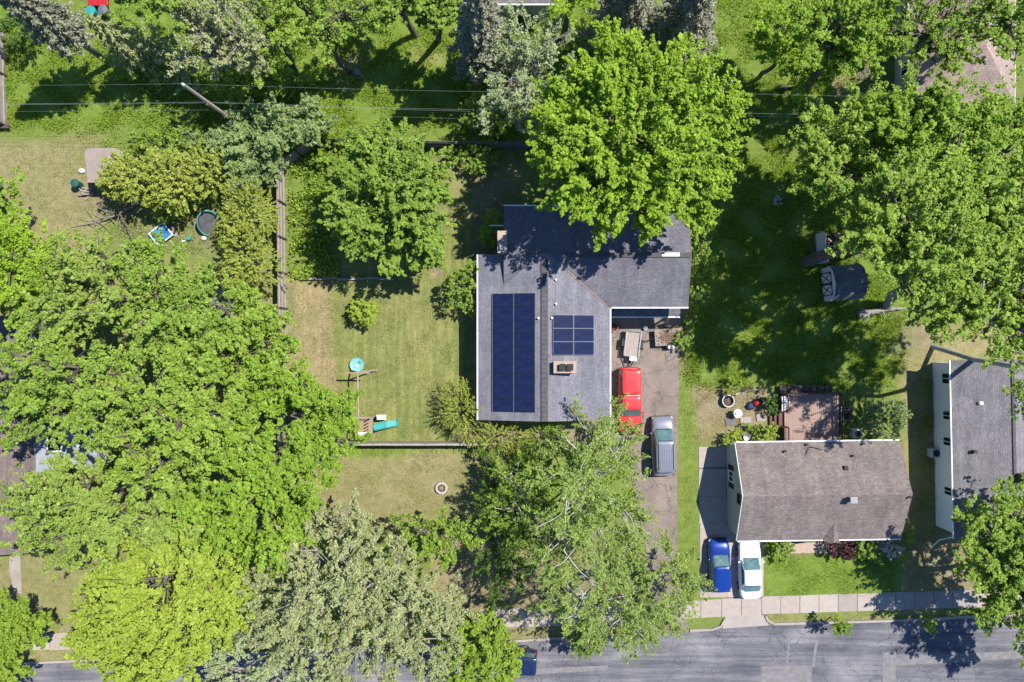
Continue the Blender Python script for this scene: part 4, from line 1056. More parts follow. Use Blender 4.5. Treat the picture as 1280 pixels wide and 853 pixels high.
# wood pile behind the fence panel
o = thing('wood_pile', 'heap of split red-brown and pale wood behind the pale fence panel', 'wood pile', P(1046, 306), R(5))
rr = random.Random(2); kinds = [M['wood_tan'], M['terracotta'], M['rock'], M['wood_dark']]
for j, mm in enumerate(kinds):
    mb = MB()
    for k in range(16): c = (rr.uniform(-1.1, 1.2), rr.uniform(-.2, .8), rr.uniform(.05, .7)); a = rr.uniform(0, 3); mb.tube([(c[0] - .2 * cos(a), c[1] - .2 * sin(a), c[2]), (c[0] + .2 * cos(a), c[1] + .2 * sin(a), c[2] + rr.uniform(-.1, .1))], rr.uniform(.05, .1), 6)
    mb.build('logs', mm, o)['kind'] = 'stuff'
MB().box((.3, -.62, .35), (1.6, .5, .6)).build('crate', M['wood_dark'], o); MB().box((-.5, -.62, .5), (.4, .35, .5)).build('board', M['offwhite'], o)
MB().tube([(-1.3, -.98, 1.3), (1.5, -.92, 1.25)], .05, 6).build('beam', M['wood_tan'], o)
for x in (-1.25, 1.4): MB().tube([(x, -.95, 0), (x, -.95, 1.28)], .05, 6).build('post', M['wood_grey'], o)
# ---- patio of the taupe house
q0 = P(1009, 523)
o = thing('wooden_deck', 'red-brown wooden deck with railings behind the taupe house', 'deck', q0, R(.8))
mb = MB(); 
for k in range(28): mb.box((-2.2 + .08 + k * .16, 0, .75), (.15, 4.3, .05))
mb.build('deck_boards', M['deck'], o)
mb = MB()
for s in (-1, 1): mb.box((s * 2.2, 0, .6), (.05, 4.35, .26))
mb.box((0, 2.17, .6), (4.4, .05, .26)); mb.build('skirt', M['deckrail'], o)
def rail(pts):
    mb = MB()
    for a, b_ in zip(pts[:-1], pts[1:]):
        a = np.array(a); b2 = np.array(b_)
        for z in (1.65, 1.55, .95): mb.tube([(*a, z), (*b2, z)], .045 if z > 1.6 else .03, 5)
        n = int(np.linalg.norm(b2 - a) / .18)
        for k in range(n): p = a + (b2 - a) * (k + .5) / n; mb.box((p[0], p[1], 1.28), (.035, .035, .65))
    mb.build('railing', M['deckrail'], o)
    for p in pts: MB().box((p[0], p[1], 1.2), (.09, .09, 1.0)).build('post', M['deckrail'], o)
rail([(-2.2, -2.1), (-2.2, -.55)]); rail([(-2.2, .75), (-2.2, 2.15), (2.2, 2.15), (2.2, -2.1)])
st = MB()
for k in range(3): st.box((-2.45 - .3 * k, .1, .58 - .19 * k), (.3, 1.2, .05))
st.build('step', M['deckrail'], o)
for s in (-1, 1): MB().tube([(-2.25, .1 + s * .62, 1.6), (-3.1, .1 + s * .62, .9)], .04, 5).build('handrail', M['deckrail'], o)
o = thing('deck_bench', 'pale narrow bench along the left rail of the wooden deck', 'bench', P(977, 505, .78)); MB().box((0, 0, .42), (.28, 1.3, .05)).build('seat', M['offwhite'], o)
for s in (-1, 1): MB().box((0, s * .5, .2), (.24, .06, .4)).build('leg', M['offwhite'], o)
o = thing('deck_stool', 'small pale blue round stool on the deck corner', 'stool', P(982, 503, .78)); MB().lathe([(.16, .36), (.19, .38), (.19, .42), (.02, .43)], n=16).build('seat', mat('pale_blue_plastic', (.40, .52, .68)), o)
for k in range(3): MB().tube([(.05 * cos(k * 2.1), .05 * sin(k * 2.1), .36), (.17 * cos(k * 2.1), .17 * sin(k * 2.1), 0)], .015, 5).build('leg', M['steel'], o)
o = thing('planter_table', 'dark mesh-topped table with grey rim against the right side of the deck', 'table', P(1053, 516)); MB().box((0, 0, .72), (.85, 1.0, .04)).build('top', M['black'], o)
mb = MB()
for s in (-1, 1): mb.box((s * .45, 0, .73), (.05, 1.1, .06)); mb.box((0, s * .53, .73), (.85, .05, .06))
mb.build('rim', M['steel'], o)
for sx in (-1, 1):
    for sy in (-1, 1): MB().box((sx * .42, sy * .48, .35), (.05, .05, .7)).build('leg', M['steel'], o)
M['deck_metal'] = M['steel']
o = thing('long_rack', 'long low weathered rack along the back edge of the deck', 'rack', P(1005, 488)); mb = MB()
for k in range(7): mb.box((-1.9 + k * .62, 0, .45), (.56, .9, .05))
mb.build('shelf', M['wood_dark'], o)
for sx in (-1, 1): MB().box((sx * 1.9, 0, .22), (.08, .8, .42)).build('leg', M['wood_dark'], o)
def round_table(label, cat, pos, r, h, m, name='patio_table'):
    o = thing(name, label, cat, pos); MB().lathe([(r * .96, h - .04), (r, h - .03), (r, h), (.02, h + .005)], n=28).build('top', m, o)
    for k in range(4): t = k * pi / 2 + .4; MB().tube([(r * .5 * cos(t), r * .5 * sin(t), h - .04), (r * .8 * cos(t), r * .8 * sin(t), 0)], .025, 6).build('leg', m, o)
    return o
round_table('round white patio table on the gravel', 'table', P(919, 516), .36, .72, M['white'])
rg = random.Random(3)
for k, (dx, dy, m) in enumerate(((-.1, .05, 'wood_dark'), (.08, -.05, 'steel'), (-.02, -.14, 'black'))):
    pos = P(919, 516, .725); c = MB().lathe([(.035, 0), (.045, .12), (.03, .12), (.028, .02)], n=12).build('cup', M[m]); c.location = (pos[0] + dx, pos[1] + dy, pos[2] + .003)
    tag(c, ['brown cup on the round white table', 'steel cup on the round white table', 'black cup on the round white table'][k], 'cup')
o = thing('ac_unit', 'white round-fan air conditioner between the deck and the round green bush', 'air conditioner', P(1067, 541)); MB().box((0, 0, .38), (.72, .72, .76)).build('cabinet', M['offwhite'], o, bevel=.05)
f = MB().lathe([(.27, .762), (.29, .79), (.24, .79), (.22, .765)], n=24).build('fan_ring', M['steel'], o); mb = MB()
for k in range(4): mb.box((.11 * cos(k * pi / 2), .11 * sin(k * pi / 2), .775), (.20, .09, .015), k * pi / 2)
mb.build('fan_blade', M['black'], o)
o = thing('ac_unit', 'grey air conditioner in the shade of the long white-walled house', 'air conditioner', P(1163.5, 565)); MB().box((0, 0, .38), (.7, .75, .76)).build('cabinet', M['siding_grey'], o, bevel=.05)
MB().lathe([(.26, .762), (.28, .79), (.23, .79), (.2, .765)], n=20).build('fan_ring', M['black'], o)
# round patio ring, tools, bikes
o = thing('wire_ring_planter', 'round white-rimmed planter ring on the gravel patio', 'planter', P(908.5, 501)); MB().tube([(.48 * cos(t), .48 * sin(t), .4) for t in np.linspace(0, 2 * pi, 32)], .035, 6, False).build('rim', M['offwhite'], o)
MB().lathe([(.34, 0), (.46, .38), (.44, .38), (.3, .12), (.02, .2)], n=24).build('bowl', M['wood_dark'], o)
def bicycle(label, pos, rz, m, lie=True):
    o = thing('bicycle', label, 'bicycle', pos, rz, 'bicycles on the gravel patio')
    for x in (-.5, .5):
        w = MB().tube([(x + .33 * cos(t), .02, .34 + .33 * sin(t)) for t in np.linspace(0, 2 * pi, 22)], .022, 5, False).build('wheel', M['rubber'], o)
        mb = MB(); [mb.tube([(x - .32 * cos(k), .02, .34 - .32 * sin(k)), (x + .32 * cos(k), .02, .34 + .32 * sin(k))], .004, 4) for k in (0, .8, 1.6, 2.4)]; mb.build('spokes', M['steel'], w)
    MB().tube([(-.5, 0, .34), (-.05, 0, .3), (.36, 0, .8), (-.18, 0, .78), (-.5, 0, .34)], .022, 6).tube([(-.05, 0, .3), (-.2, 0, .86)], .02, 6).tube([(.36, 0, .9), (.5, 0, .34)], .02, 6).build('frame', m, o)
    MB().tube([(.3, -.28, .95), (.38, 0, .98), (.3, .28, .95)], .018, 6).build('handlebar', M['black'], o); blob(.13, .07, .04, (-.22, 0, .9), 1, .05).build('saddle', M['black'], o)
    return o
bicycle('grey bicycle leaning by the small bright shrub at the patio back', P(938, 486), R(-10), M['steel'])
bicycle('pale bicycle beside the round white-rimmed planter', P(917, 492), R(28), M['offwhite'])
o = thing('lawn_mower', 'red and navy garden machine with a dark deck on the gravel patio', 'mower', P(943, 504), R(32))
blob(.30, .22, .22, (.05, 0, .34), 2, .08).build('engine_cover', M['red'], o, smooth=True); blob(.26, .24, .26, (.55, 0, .36), 6, .1).build('grass_bag', M['navy'], o, smooth=True); blob(.34, .28, .14, (-.45, 0, .22), 7, .1).build('mower_deck', M['navy'], o, smooth=True)
for sx in (-1, 1):
    for sy in (-1, 1): MB().tube([(sx * .45 + .05, sy * .27, .13), (sx * .45 + .05, sy * .33, .13)], .13, 12).build('wheel', M['rubber'], o)
MB().tube([(-.4, .2, .3), (-1.0, .2, .85), (-1.0, -.2, .85), (-.4, -.2, .3)], .018, 6).build('handle', M['black'], o)
M['stone_grey'] = mat('grey_paving', (.17, .165, .17), (.25, .24, .245), 2, .9)
for (px, py, w, d, lab, m) in ((913, 527, .85, .55, 'dark grey paving slab beside the white patio table', 'stone_grey'), (951, 522, .75, .6, 'pale paving slab at the foot of the deck stairs', 'slab'), (932, 525, .9, .5, 'tan paving slab between the dark slab and the deck stairs', 'concrete')):
    a = MB().box((0, 0, .04), (w, d, .09)).build('paving_slab', M[m], None, bevel=.01); a.location = P(px, py); a.rotation_euler.z = .1; tag(a, lab, 'paving slab')
o = thing('bird_bath', 'grey metal basin in the flower bed by the taupe eave', 'basin', P(931, 545)); MB().lathe([(.12, 0), (.08, .4), (.28, .5), (.3, .53), (.1, .48), (.02, .47)], n=20).build('bowl', M['steel'], o); MB().lathe([(.16, 0), (.14, .06), (.05, .08)], n=14).build('foot', M['stone_grey'], o)
o = thing('flower_pot', 'brown flower pot left of the metal basin in the bed', 'pot', P(925, 545.5)); MB().lathe([(.16, 0), (.22, .3), (.24, .3), (.24, .34), (.19, .34), (.18, .26)], n=18).build('pot', M['terracotta'], o); MB().lathe([(.18, .28), (.05, .31)], n=12).build('soil', M['soil'], o)
rr = random.Random(11)
def stones(name, label, pts, group):
    for k, (px, py) in enumerate(pts):
        a = blob(rr.uniform(.10, .17), rr.uniform(.09, .14), rr.uniform(.07, .1), (0, 0, .05), k, .15, 10).build(name, M['rock'], smooth=True); a.location = P(px, py); a.rotation_euler.z = k; tag(a, label, 'stone', group)
stones('edging_stone', 'small pale stone in the curved border of the flower bed behind the taupe house', [(905 + 3.2 * k, 543 - 9 * sin(min(1, k / 9) * 1.5) + .6 * sin(k * 2) + (.15 * k if k > 9 else 0)) for k in range(17)], 'stones edging the flower bed')
for k, (px, py, lab) in enumerate(((1094, 98, 'white lamp beside the path, the one nearer the trees at the top right'), (1089, 118, 'white lamp beside the path, the one nearer the large right canopy'))):
    o = thing('path_lamp', lab, 'garden lamp', P(px, py), 0, 'lamps by the path'); MB().tube([(0, 0, 0), (0, 0, .6)], .03, 8).build('stake', M['black'], o); MB().lathe([(.05, .55), (.2, .62), (.2, .72), (.03, .78)], n=16).build('lamp_head', M['white'], o)
o = thing('rock_heap', 'small heap of pale rubble at the shaded lawn edge', 'stones', P(972, 252))
for k in range(6): blob(rr.uniform(.15, .3), rr.uniform(.12, .25), .12, (rr.uniform(-.4, .4), rr.uniform(-.3, .3), .08), k, .2, 10).build('stone', M['rock'], o, smooth=True)
o = thing('tree_stump', 'cut pale stump beside the bent dark trunk at the top', 'stump', P(447, 92)); MB().lathe([(.34, 0), (.26, .1), (.24, .35), (.01, .36)], n=14).build('stump', M['bark_pale'], o); MB().box((.3, -.3, .06), (.5, .16, .12), .6).build('wood_chunk', M['wood_tan'], o)
for k, (px, py, lab) in enumerate(((1049, 158, 'brown soil mound at the dark edge of the right canopy'),)):
    mb = blob(.7, .55, .25, (0, 0, .05), 9, .2, 14).build('soil_mound', M['soil'], smooth=True); mb.location = P(px - 30, py); tag(mb, lab, 'mound')
# ================================================================ TREES
NL = [0]
def nrmz(a): return a / (np.linalg.norm(a, axis=-1, keepdims=True) + 1e-9)
def leaf_quads(p, n, d, l, w, rg):
    """folded leaf: base, side, tip, side"""
    s = nrmz(np.cross(n, d)); d = nrmz(np.cross(s, n))
    l = l[:, None]; w = w[:, None]
    up = n * (l * rg.uniform(.05, .3, (len(p), 1)))
    v = np.stack([p - d * l * .5, p + s * w * .5 + up, p + d * l * .5, p - s * w * .5 + up], 1).reshape(-1, 3)
    return v
def lobes(dirs, rg, k=16, amp=.22, sharp=9):
    c = nrmz(rg.normal(size=(k, 3)) * np.array((1, 1, .6))); a = rg.uniform(-.5, 1, k) * amp
    f = np.ones(len(dirs))
    for i in range(k): f += a[i] * np.exp(sharp * (dirs @ c[i] - 1))
    return f
STY = {  # boughs per m2, shoots per bough, bough length, bough width, leaves per shoot, shoot length, shoot radius, leaf size, up-bias
 'maple': (.62, 10, 1.9, .50, 40, .75, .19, .158, .9), 'broad': (.58, 11, 2.2, .62, 34, .72, .22, .158, .9), 'fine': (.9, 9, 1.4, .45, 28, .62, .19, .125, .7),
 'feather': (.62, 9, 1.9, .42, 34, .85, .17, .13, .65), 'shrub': (8.0, 1, 0, 0, 34, .45, .15, .115, .7), 'cedar': (10.0, 1, 0, 0, 40, .5, .10, .085, .6), 'yew': (7, 1, 0, 0, 46, .85, .075, .08, .5),
 'sparse': (.36, 9, 2.2, .55, 34, .8, .24, .145, .6), 'clump': (2.7, 1, 0, 0, 62, .75, .30, .17, .9)}
def gen_crown(blobs, sty, rg, tc, dens=1.0):
    ns, nb_, LB, WB, nl, L, Wd, ls, upb = STY[sty]
    B = np.array(blobs)            # x y z r rz
    P_, A_ = [], []
    for i, (x, y, z, r, rz) in enumerate(B):
        n = int(max(6, ns * dens * 2.6 * pi * r * (r * .5 + rz * .5)))
        d = nrmz(rg.normal(size=(n * 4, 3))); d = d[d[:, 2] > -.45][:n]
        f = 1 - .45 * rg.random(len(d)) ** 1.5
        f = f * lobes(d, rg, 18, .30, 11)
        p = np.array((x, y, z)) + d * np.array((r, r, rz)) * f[:, None]
        keep = np.ones(len(p), bool)
        for j, b in enumerate(B):
            if j != i: keep &= (np.linalg.norm((p - b[:3]) / np.array((b[3], b[3], b[4])), axis=1) > .68) | (rg.random(len(p)) < .12)
        p = p[keep]; d = d[keep]
        ax = nrmz(nrmz((p - tc) * np.array((1, 1, .7))) * .8 + d * .45 + np.array((0, 0, .22)) + rg.normal(0, .25, p.shape))
        P_.append(p); A_.append(ax)
    p = np.concatenate(P_); ax = np.concatenate(A_)
    if nb_ > 1:                     # every bough carries a flat fan of shoots
        m = len(p); bs = rg.lognormal(0, .32, m)
        ba = nrmz(ax * np.array((1, 1, .55)) + np.array((0, 0, .08)))
        lat = nrmz(np.cross(ba, np.array((0, 0, 1.)) + rg.normal(0, .25, (m, 3)))); upv = np.cross(lat, ba)
        u = rg.random((m, nb_)); sgn = rg.uniform(-1, 1, (m, nb_)); wv = sgn * WB * (1.15 - .75 * u) * bs[:, None]
        P2 = p[:, None, :] + ba[:, None, :] * ((u - .62) * LB * bs[:, None])[..., None] + lat[:, None, :] * wv[..., None] + upv[:, None, :] * (rg.normal(0, .10, (m, nb_)) - .12 * np.abs(sgn))[..., None]
        A2 = nrmz(ba[:, None, :] * .75 + lat[:, None, :] * (sgn * .75)[..., None] + np.array((0, 0, .12)) + rg.normal(0, .22, (m, nb_, 3)))
        sc = (np.repeat(bs[:, None], nb_, 1) ** .5 * rg.uniform(.6, 1.3, (m, nb_))).ravel()
        lsb = np.repeat(rg.uniform(.75, 1.25, m)[:, None], nb_, 1).ravel()
        drop = rg.random(P2.shape[:2]).ravel() < .12
        p, ax = P2.reshape(-1, 3)[~drop], A2.reshape(-1, 3)[~drop]; sc = sc[~drop]; lsb = lsb[~drop]
    else:
        sc = rg.uniform(.5, 1.5, len(p)); lsb = rg.uniform(.8, 1.2, len(p))
    m = len(p)
    t = rg.random((m, nl)) ** .8
    e1 = nrmz(np.cross(ax, rg.normal(size=(m, 3)))); e2 = np.cross(ax, e1)
    th = rg.random((m, nl)) * 2 * pi; rr = np.sqrt(rg.random((m, nl))) * Wd * (1.25 - .85 * t) * sc[:, None]
    off = e1[:, None, :] * (rr * np.cos(th))[..., None] + e2[:, None, :] * (rr * np.sin(th))[..., None]
    off[..., 2] *= .5
    q = p[:, None, :] + ax[:, None, :] * ((t - .6) * L * sc[:, None])[..., None] + off
    nn = nrmz(np.array((0, 0, upb)) + ax[:, None, :] * .22 + off / (Wd + .01) * .18 + rg.normal(0, .40, q.shape))
    dd = nrmz(ax[:, None, :] * .6 + off / (Wd + .01) + rg.normal(0, .5, q.shape))
    q = q.reshape(-1, 3); nn = nn.reshape(-1, 3); dd = dd.reshape(-1, 3)
    l = ls * np.repeat(lsb, nl) * rg.lognormal(0, .28, len(q)); w = l * rg.uniform(.55, .85, len(q))
    if sty in ('yew', 'feather'): w *= .7
    v = leaf_quads(q, nn, dd, l, w, rg)
    NL[0] += len(q)
    return v, p
def limb(mb, a, b, r0, r1, rg, sag=.15, n=4, k=6):
    a = np.array(a); b = np.array(b); L = np.linalg.norm(b - a); pts = []
    o = rg.normal(0, .07, 3) * L
    for i in range(n + 1):
        t = i / n; p = a + (b - a) * t + o * sin(pi * t); p[2] += sag * L * sin(pi * t) * .5 - (1 - t) * 0; pts.append(p)
    mb.tube(pts, [r0 + (r1 - r0) * i / n for i in range(n + 1)], k, False); return pts
TREES = []
def tree(name, label, cat, base, blobs, pal, sty, H=None, seed=0, group=None, bark='bark', nb=9, dens=1.0, trunk_r=None, vis=1.0, flat=.75):
    """base: px,py on the ground; blobs: px,py,radius px, height of centre above ground"""
    rg = np.random.default_rng(1000 + seed + len(TREES)); TREES.append(name)
    zb_list = []
    for b in blobs:
        px, py, r, h = b[:4]; c = P(px, py, h); s = (HC - c[2]) / HC / 15; rz = r * s * (b[4] if len(b) > 4 else flat)
        zb_list.append((*c, r * s, min(rz, max(.25, h * .95))))
    B = np.array(zb_list)
    if base is None:
        bx, by = np.average(B[:, 0], weights=B[:, 3]), np.average(B[:, 1], weights=B[:, 3])
    else: bx, by, _ = P(*base)
    bz = float(G(bx, by))
    o = thing(name, label, cat, (bx, by, bz), 0, group)
    zmin = min(b[2] - b[4] for b in B); zc = np.average(B[:, 2], weights=B[:, 3])
    rmean = B[:, 3].max()
    tc = np.array((np.average(B[:, 0], weights=B[:, 3]), np.average(B[:, 1], weights=B[:, 3]), zmin + .25 * (zc - zmin)))
    v, sh = gen_crown(zb_list, sty, rg, tc, dens)
    org = np.array((bx, by, bz))
    link('crown', np_mesh('crown', v - org, np.arange(len(v)).reshape(-1, 4)), LEAF[pal], o)
    tr = trunk_r or max(.03, .045 * (zc - bz) ** .9)
    mb = MB(); top = np.array((tc[0], tc[1], max(bz + .35 * (zc - bz), zmin)))
    pts = limb(mb, (bx, by, bz - .1), top, tr, tr * .75, rg, 0, 4, 9)
    for i, b in enumerate(B):
        c = b[:3].copy(); c[2] -= b[4] * .15
        lp = limb(mb, top, c, tr * .6, tr * .22, rg, .1, 5, 6)
        near = sh[np.linalg.norm(sh - b[:3], axis=1) < b[3] * 1.15]
        if len(near) == 0: continue
        for q in near[rg.integers(0, len(near), nb)]:
            s0 = lp[rg.integers(2, 6)]
            bp = limb(mb, s0, q, tr * .26, .014 + tr * .035, rg, .05, 4, 5)
            if sty not in ('shrub', 'cedar', 'yew', 'clump'):
                for _ in range(2):
                    e = near[rg.integers(0, len(near))]
                    if np.linalg.norm(e - bp[3]) < b[3] * .6: limb(mb, bp[2], e, tr * .09, .01, rg, .03, 2, 4)
    mb.v = [(a - bx, b_ - by, c - bz) for a, b_, c in mb.v]
    nm = 'stem' if sty in ('shrub', 'cedar', 'yew') else 'trunk'
    mb.build(nm, M[bark], o, smooth=True)
    return o
def conifer(name, label, base, H, Rr, pal, seed, f0=.12, dens=1.0, group=None, nl=70, lean=(0, 0)):
    rg = np.random.default_rng(seed); bx, by, bz = P(*base); o = thing(name, label, 'spruce', (bx, by, bz), 0, group); TREES.append(name)
    mb = MB(); mb.tube([(0, 0, -.1), (lean[0] * .5, lean[1] * .5, H * .5), (*lean, H)], [H * .017 + .05, H * .011 + .03, .02], 8)
    n = int(H * 13 * dens); qs, ns, ds = [], [], []
    for i in range(n):
        f = f0 + (1 - f0) * (i + rg.random()) / n; L = Rr * (1 - f) ** .75 * rg.uniform(.75, 1.15) * (1.0 if f > f0 + .08 else .7) + .15
        a = i * 2.4 + rg.uniform(-.3, .3); d = np.array((cos(a), sin(a), rg.uniform(-.28, -.05)))
        s0 = np.array((lean[0] * f, lean[1] * f, f * H)); tip = s0 + d * L
        if i % 3 == 0 or L > 2: mb.tube([s0, s0 + d * L * .5 + np.array((0, 0, .05 * L)), tip], [.045, .03, .01], 5, False)
        k = int(nl * L / 1.5) + 14; t = rg.random(k) ** .65; sd = np.array((-d[1], d[0], 0)); wv = rg.normal(0, .5, k) * .34 * L ** .7 * (1.1 - t * .8)
        q = s0 + d * (t * L)[:, None] + sd * wv[:, None]; q[:, 2] += .06 * L * np.sin(pi * t) - np.abs(wv) * .35 + rg.normal(0, .04, k)
        qs.append(q); ns.append(nrmz(np.array((0, 0, .9)) + rg.normal(0, .5, (k, 3)))); ds.append(nrmz(d + sd * (np.sign(wv) * .8)[:, None] + rg.normal(0, .25, (k, 3))))
    q = np.concatenate(qs); l = rg.uniform(.16, .32, len(q)); NL[0] += len(q)
    v = leaf_quads(q, np.concatenate(ns), np.concatenate(ds), l, l * .42, rg)
    link('crown', np_mesh('crown', v, np.arange(len(v)).reshape(-1, 4)), LEAF[pal], o); mb.build('trunk', M['bark_pale'], o, smooth=True)
    return o
LEAF['fresh'] = leafmat('fresh_green_leaves', (.150, .265, .024), (.325, .475, .062), .30)
LEAF['pale'] = leafmat('pale_green_leaves', (.180, .270, .045), (.360, .470, .105), .30)
T = tree
# --- the two trees of the back garden
T('maple_tree', 'big round green maple overhanging the north slope of the solar house', 'tree', (768, 195), [(795, 165, 92, 11.5, .8), (735, 205, 60, 11), (765, 110, 62, 11.5), (850, 120, 64, 11), (868, 185, 54, 10.5), (800, 245, 52, 10.5), (715, 165, 46, 10.5), (845, 225, 57, 10.5), (755, 245, 46, 10.5), (705, 200, 36, 10)], 'maple', 'maple', seed=1, nb=14, dens=1.75)
T('maple_tree', 'medium leafy tree standing alone in the fenced back lawn above the timber edging', 'tree', (490, 268), [(488, 230, 60, 6.6, .8), (515, 265, 44, 6), (455, 250, 45, 5.6), (480, 290, 46, 5), (450, 210, 38, 5.6), (525, 220, 38, 6), (518, 300, 34, 4.4)], 'mid', 'maple', seed=2, nb=12, dens=1.9)
# --- left group
T('broadleaf_tree', 'dark green tree at the left edge, its top just below the dry lawn', 'tree', None, [(18, 305, 38, 7.5), (8, 360, 45, 8), (42, 340, 30, 7)], 'maple', 'broad', seed=3, dens=1.3)
T('broadleaf_tree', 'bright leafy bough at the left edge beside the dry lawn', 'tree', (-30, 260), [(2, 245, 30, 6), (-30, 270, 40, 7)], 'mid', 'broad', seed=4)
T('broadleaf_tree', 'leafy tree directly below the dry lawn and left of the fallen branches', 'tree', None, [(100, 345, 47.8, 9), (135, 325, 35.0, 8.5), (80, 400, 47.8, 9.5), (140, 380, 44.2, 9.5)], 'pale', 'broad', dens=0.9, seed=5, nb=17)
T('broadleaf_tree', 'leafy tree immediately below the blue tarp', 'tree', None, [(195, 345, 44.2, 8.5), (230, 370, 44.2, 8.8), (190, 405, 47.8, 9.5), (240, 420, 38.6, 9)], 'mid', 'broad', dens=0.9, seed=6, nb=17)
T('broadleaf_tree', 'leafy tree along the lower end of the plank fence', 'tree', None, [(312, 405, 38, 7), (295, 450, 48, 8), (335, 440, 40, 7.5), (300, 375, 20, 6)], 'olive', 'broad', seed=7, nb=17, dens=1.05)
T('broadleaf_tree', 'leafy tree reaching over the tower of the swing set', 'tree', None, [(388, 492, 33.1, 6.5), (360, 520, 47.8, 8), (415, 515, 23.9, 6), (400, 560, 33.1, 6.5), (345, 470, 36.8, 8), (432, 508, 16.6, 5.2), (430, 555, 18.4, 5.2)], 'fresh', 'broad', dens=0.9, seed=8, nb=17)
T('broadleaf_tree', 'leafy tree hiding most of the house at the left edge, above its dormer', 'tree', None, [(35, 440, 46.0, 9.5), (95, 460, 47.8, 10.5), (55, 490, 38.6, 9.5), (10, 490, 33.1, 9), (130, 500, 41.4, 10.5), (75, 530, 22.1, 9), (20, 525, 25.8, 9)], 'mid', 'broad', dens=0.9, seed=9, nb=17)
T('broadleaf_tree', 'broad leafy tree in the middle of the dense left grove, right of the grey dormer', 'tree', None, [(180, 490, 55.2, 11), (215, 540, 53.4, 11.5), (160, 560, 41.4, 11), (250, 490, 47.8, 10.5), (275, 545, 42.3, 10), (200, 595, 38.6, 11)], 'olive', 'broad', seed=10, nb=17, dens=0.9)
T('broadleaf_tree', 'dense leafy tree at the lower right of the left grove, beside the dry front lawn', 'tree', None, [(300, 610, 58, 10), (345, 600, 48, 9), (370, 640, 30, 7), (330, 660, 48, 9), (270, 650, 45, 10), (380, 590, 36, 8), (320, 560, 45, 9.5)], 'fresh', 'broad', seed=11, nb=17, dens=1.1)
T('broadleaf_tree', 'leafy tree below the grey dormer and above the small left lawn', 'tree', None, [(100, 620, 47.8, 10), (150, 640, 47.8, 10.5), (60, 645, 35.0, 9), (110, 665, 33.1, 9.5), (40, 665, 23.9, 8.5), (190, 650, 38.6, 11), (75, 690, 22.1, 8), (30, 620, 25.8, 8), (85, 585, 16.6, 8)], 'pale', 'broad', dens=0.9, seed=12, nb=17)
T('broadleaf_tree', 'large yellow-green tree at the street on the lower left', 'tree', (255, 740), [(205, 725, 68, 9.5), (195, 765, 48, 9.8), (225, 745, 40, 9.8), (170, 735, 36, 9.4), (150, 760, 50, 8.5), (250, 770, 55, 9), (200, 800, 56, 8.8), (265, 710, 46, 9), (145, 800, 36, 7.5), (220, 680, 40, 9.5), (120, 790, 30, 7.5), (175, 838, 40, 8)], 'lime', 'broad', seed=13, nb=14, dens=1.45)
T('street_tree', 'bright leafy tree cut by the left edge beside the small left lawn', 'tree', None, [(22, 775, 32, 4), (-5, 785, 34, 4.2), (15, 800, 22, 3.4)], 'bright', 'broad', seed=14, dens=1.8)
T('street_tree', 'bright leafy tree in the lower left corner of the photo', 'tree', None, [(0, 838, 24, 4), (-25, 850, 34, 4.6)], 'bright', 'broad', seed=15, dens=1.8)
# --- grey-green group at the bottom
T('willow_tree', 'large grey-green feathery tree left of the bright street tree, the left one', 'tree', None, [(395, 690, 58, 8), (355, 745, 56, 8.5), (410, 750, 55, 9.5), (440, 700, 45, 7.5), (430, 645, 30, 6), (370, 800, 45, 8.5), (465, 730, 40, 8)], 'grey', 'fine', seed=16, nb=11, bark='bark_pale', dens=0.9)
T('willow_tree', 'large grey-green feathery tree touching the bright street tree', 'tree', None, [(505, 760, 52, 8), (540, 755, 38, 7), (470, 800, 50, 8.5), (530, 810, 46, 8), (560, 775, 26, 6), (435, 830, 40, 8.5), (500, 700, 24, 6)], 'grey', 'fine', seed=17, nb=11, bark='bark_pale', dens=0.9)
T('willow_tree', 'blue-grey feathery tree cut by the bottom edge right of the yellow-green tree', 'tree', None, [(300, 838, 45, 7.5), (345, 850, 42, 7.5), (270, 850, 28, 7), (395, 855, 36, 7)], 'silver', 'fine', seed=18, nb=14, bark='bark_pale', dens=.9)
T('broadleaf_tree', 'small dark green open tree above the grey-green pair, by the dry front lawn', 'tree', (545, 680), [(520, 665, 24, 4.5), (548, 680, 25, 4.5), (575, 665, 22, 4.5), (550, 652, 18, 4)], 'olive', 'sparse', seed=19, nb=8, dens=1.6)
T('street_tree', 'compact bright green street tree over the navy vehicle', 'tree', (603, 800), [(600, 805, 34, 4.6, .9), (580, 825, 32, 4.4), (622, 828, 30, 4.3), (598, 780, 20, 4), (605, 850, 36, 4.5)], 'bright', 'clump', seed=20, nb=8, dens=1.35)
# --- birches by the driveway
T('birch_tree', 'tall white-limbed birch beside the brown driveway', 'tree', (705, 615), [(725, 565, 42, 7.5), (710, 620, 52, 9), (765, 635, 50, 8.5), (705, 690, 52, 9.5), (775, 700, 46, 8.5), (780, 570, 26, 6), (740, 530, 24, 6), (783, 540, 15, 4.5), (770, 520, 14, 4.5), (795, 655, 28, 7)], 'birch', 'feather', seed=21, bark='birchbark', nb=10, dens=0.85, trunk_r=.22)
T('birch_tree', 'white-limbed birch by the sidewalk, the lower of the birches', 'tree', (735, 715), [(730, 745, 46, 7.5), (790, 745, 42, 7), (695, 745, 34, 7), (780, 785, 32, 5.5), (830, 770, 28, 5), (735, 790, 24, 5)], 'birch', 'feather', seed=22, bark='birchbark', nb=10, dens=0.85, trunk_r=.18)
T('birch_tree', 'birch nearest the dry front lawn with grey-green leaves', 'tree', (640, 610), [(652, 610, 34, 4.5), (630, 645, 28, 4.2), (658, 655, 36, 5.5), (640, 590, 22, 3.6)], 'olive', 'feather', seed=23, bark='birchbark', nb=8, dens=0.75, trunk_r=.16)
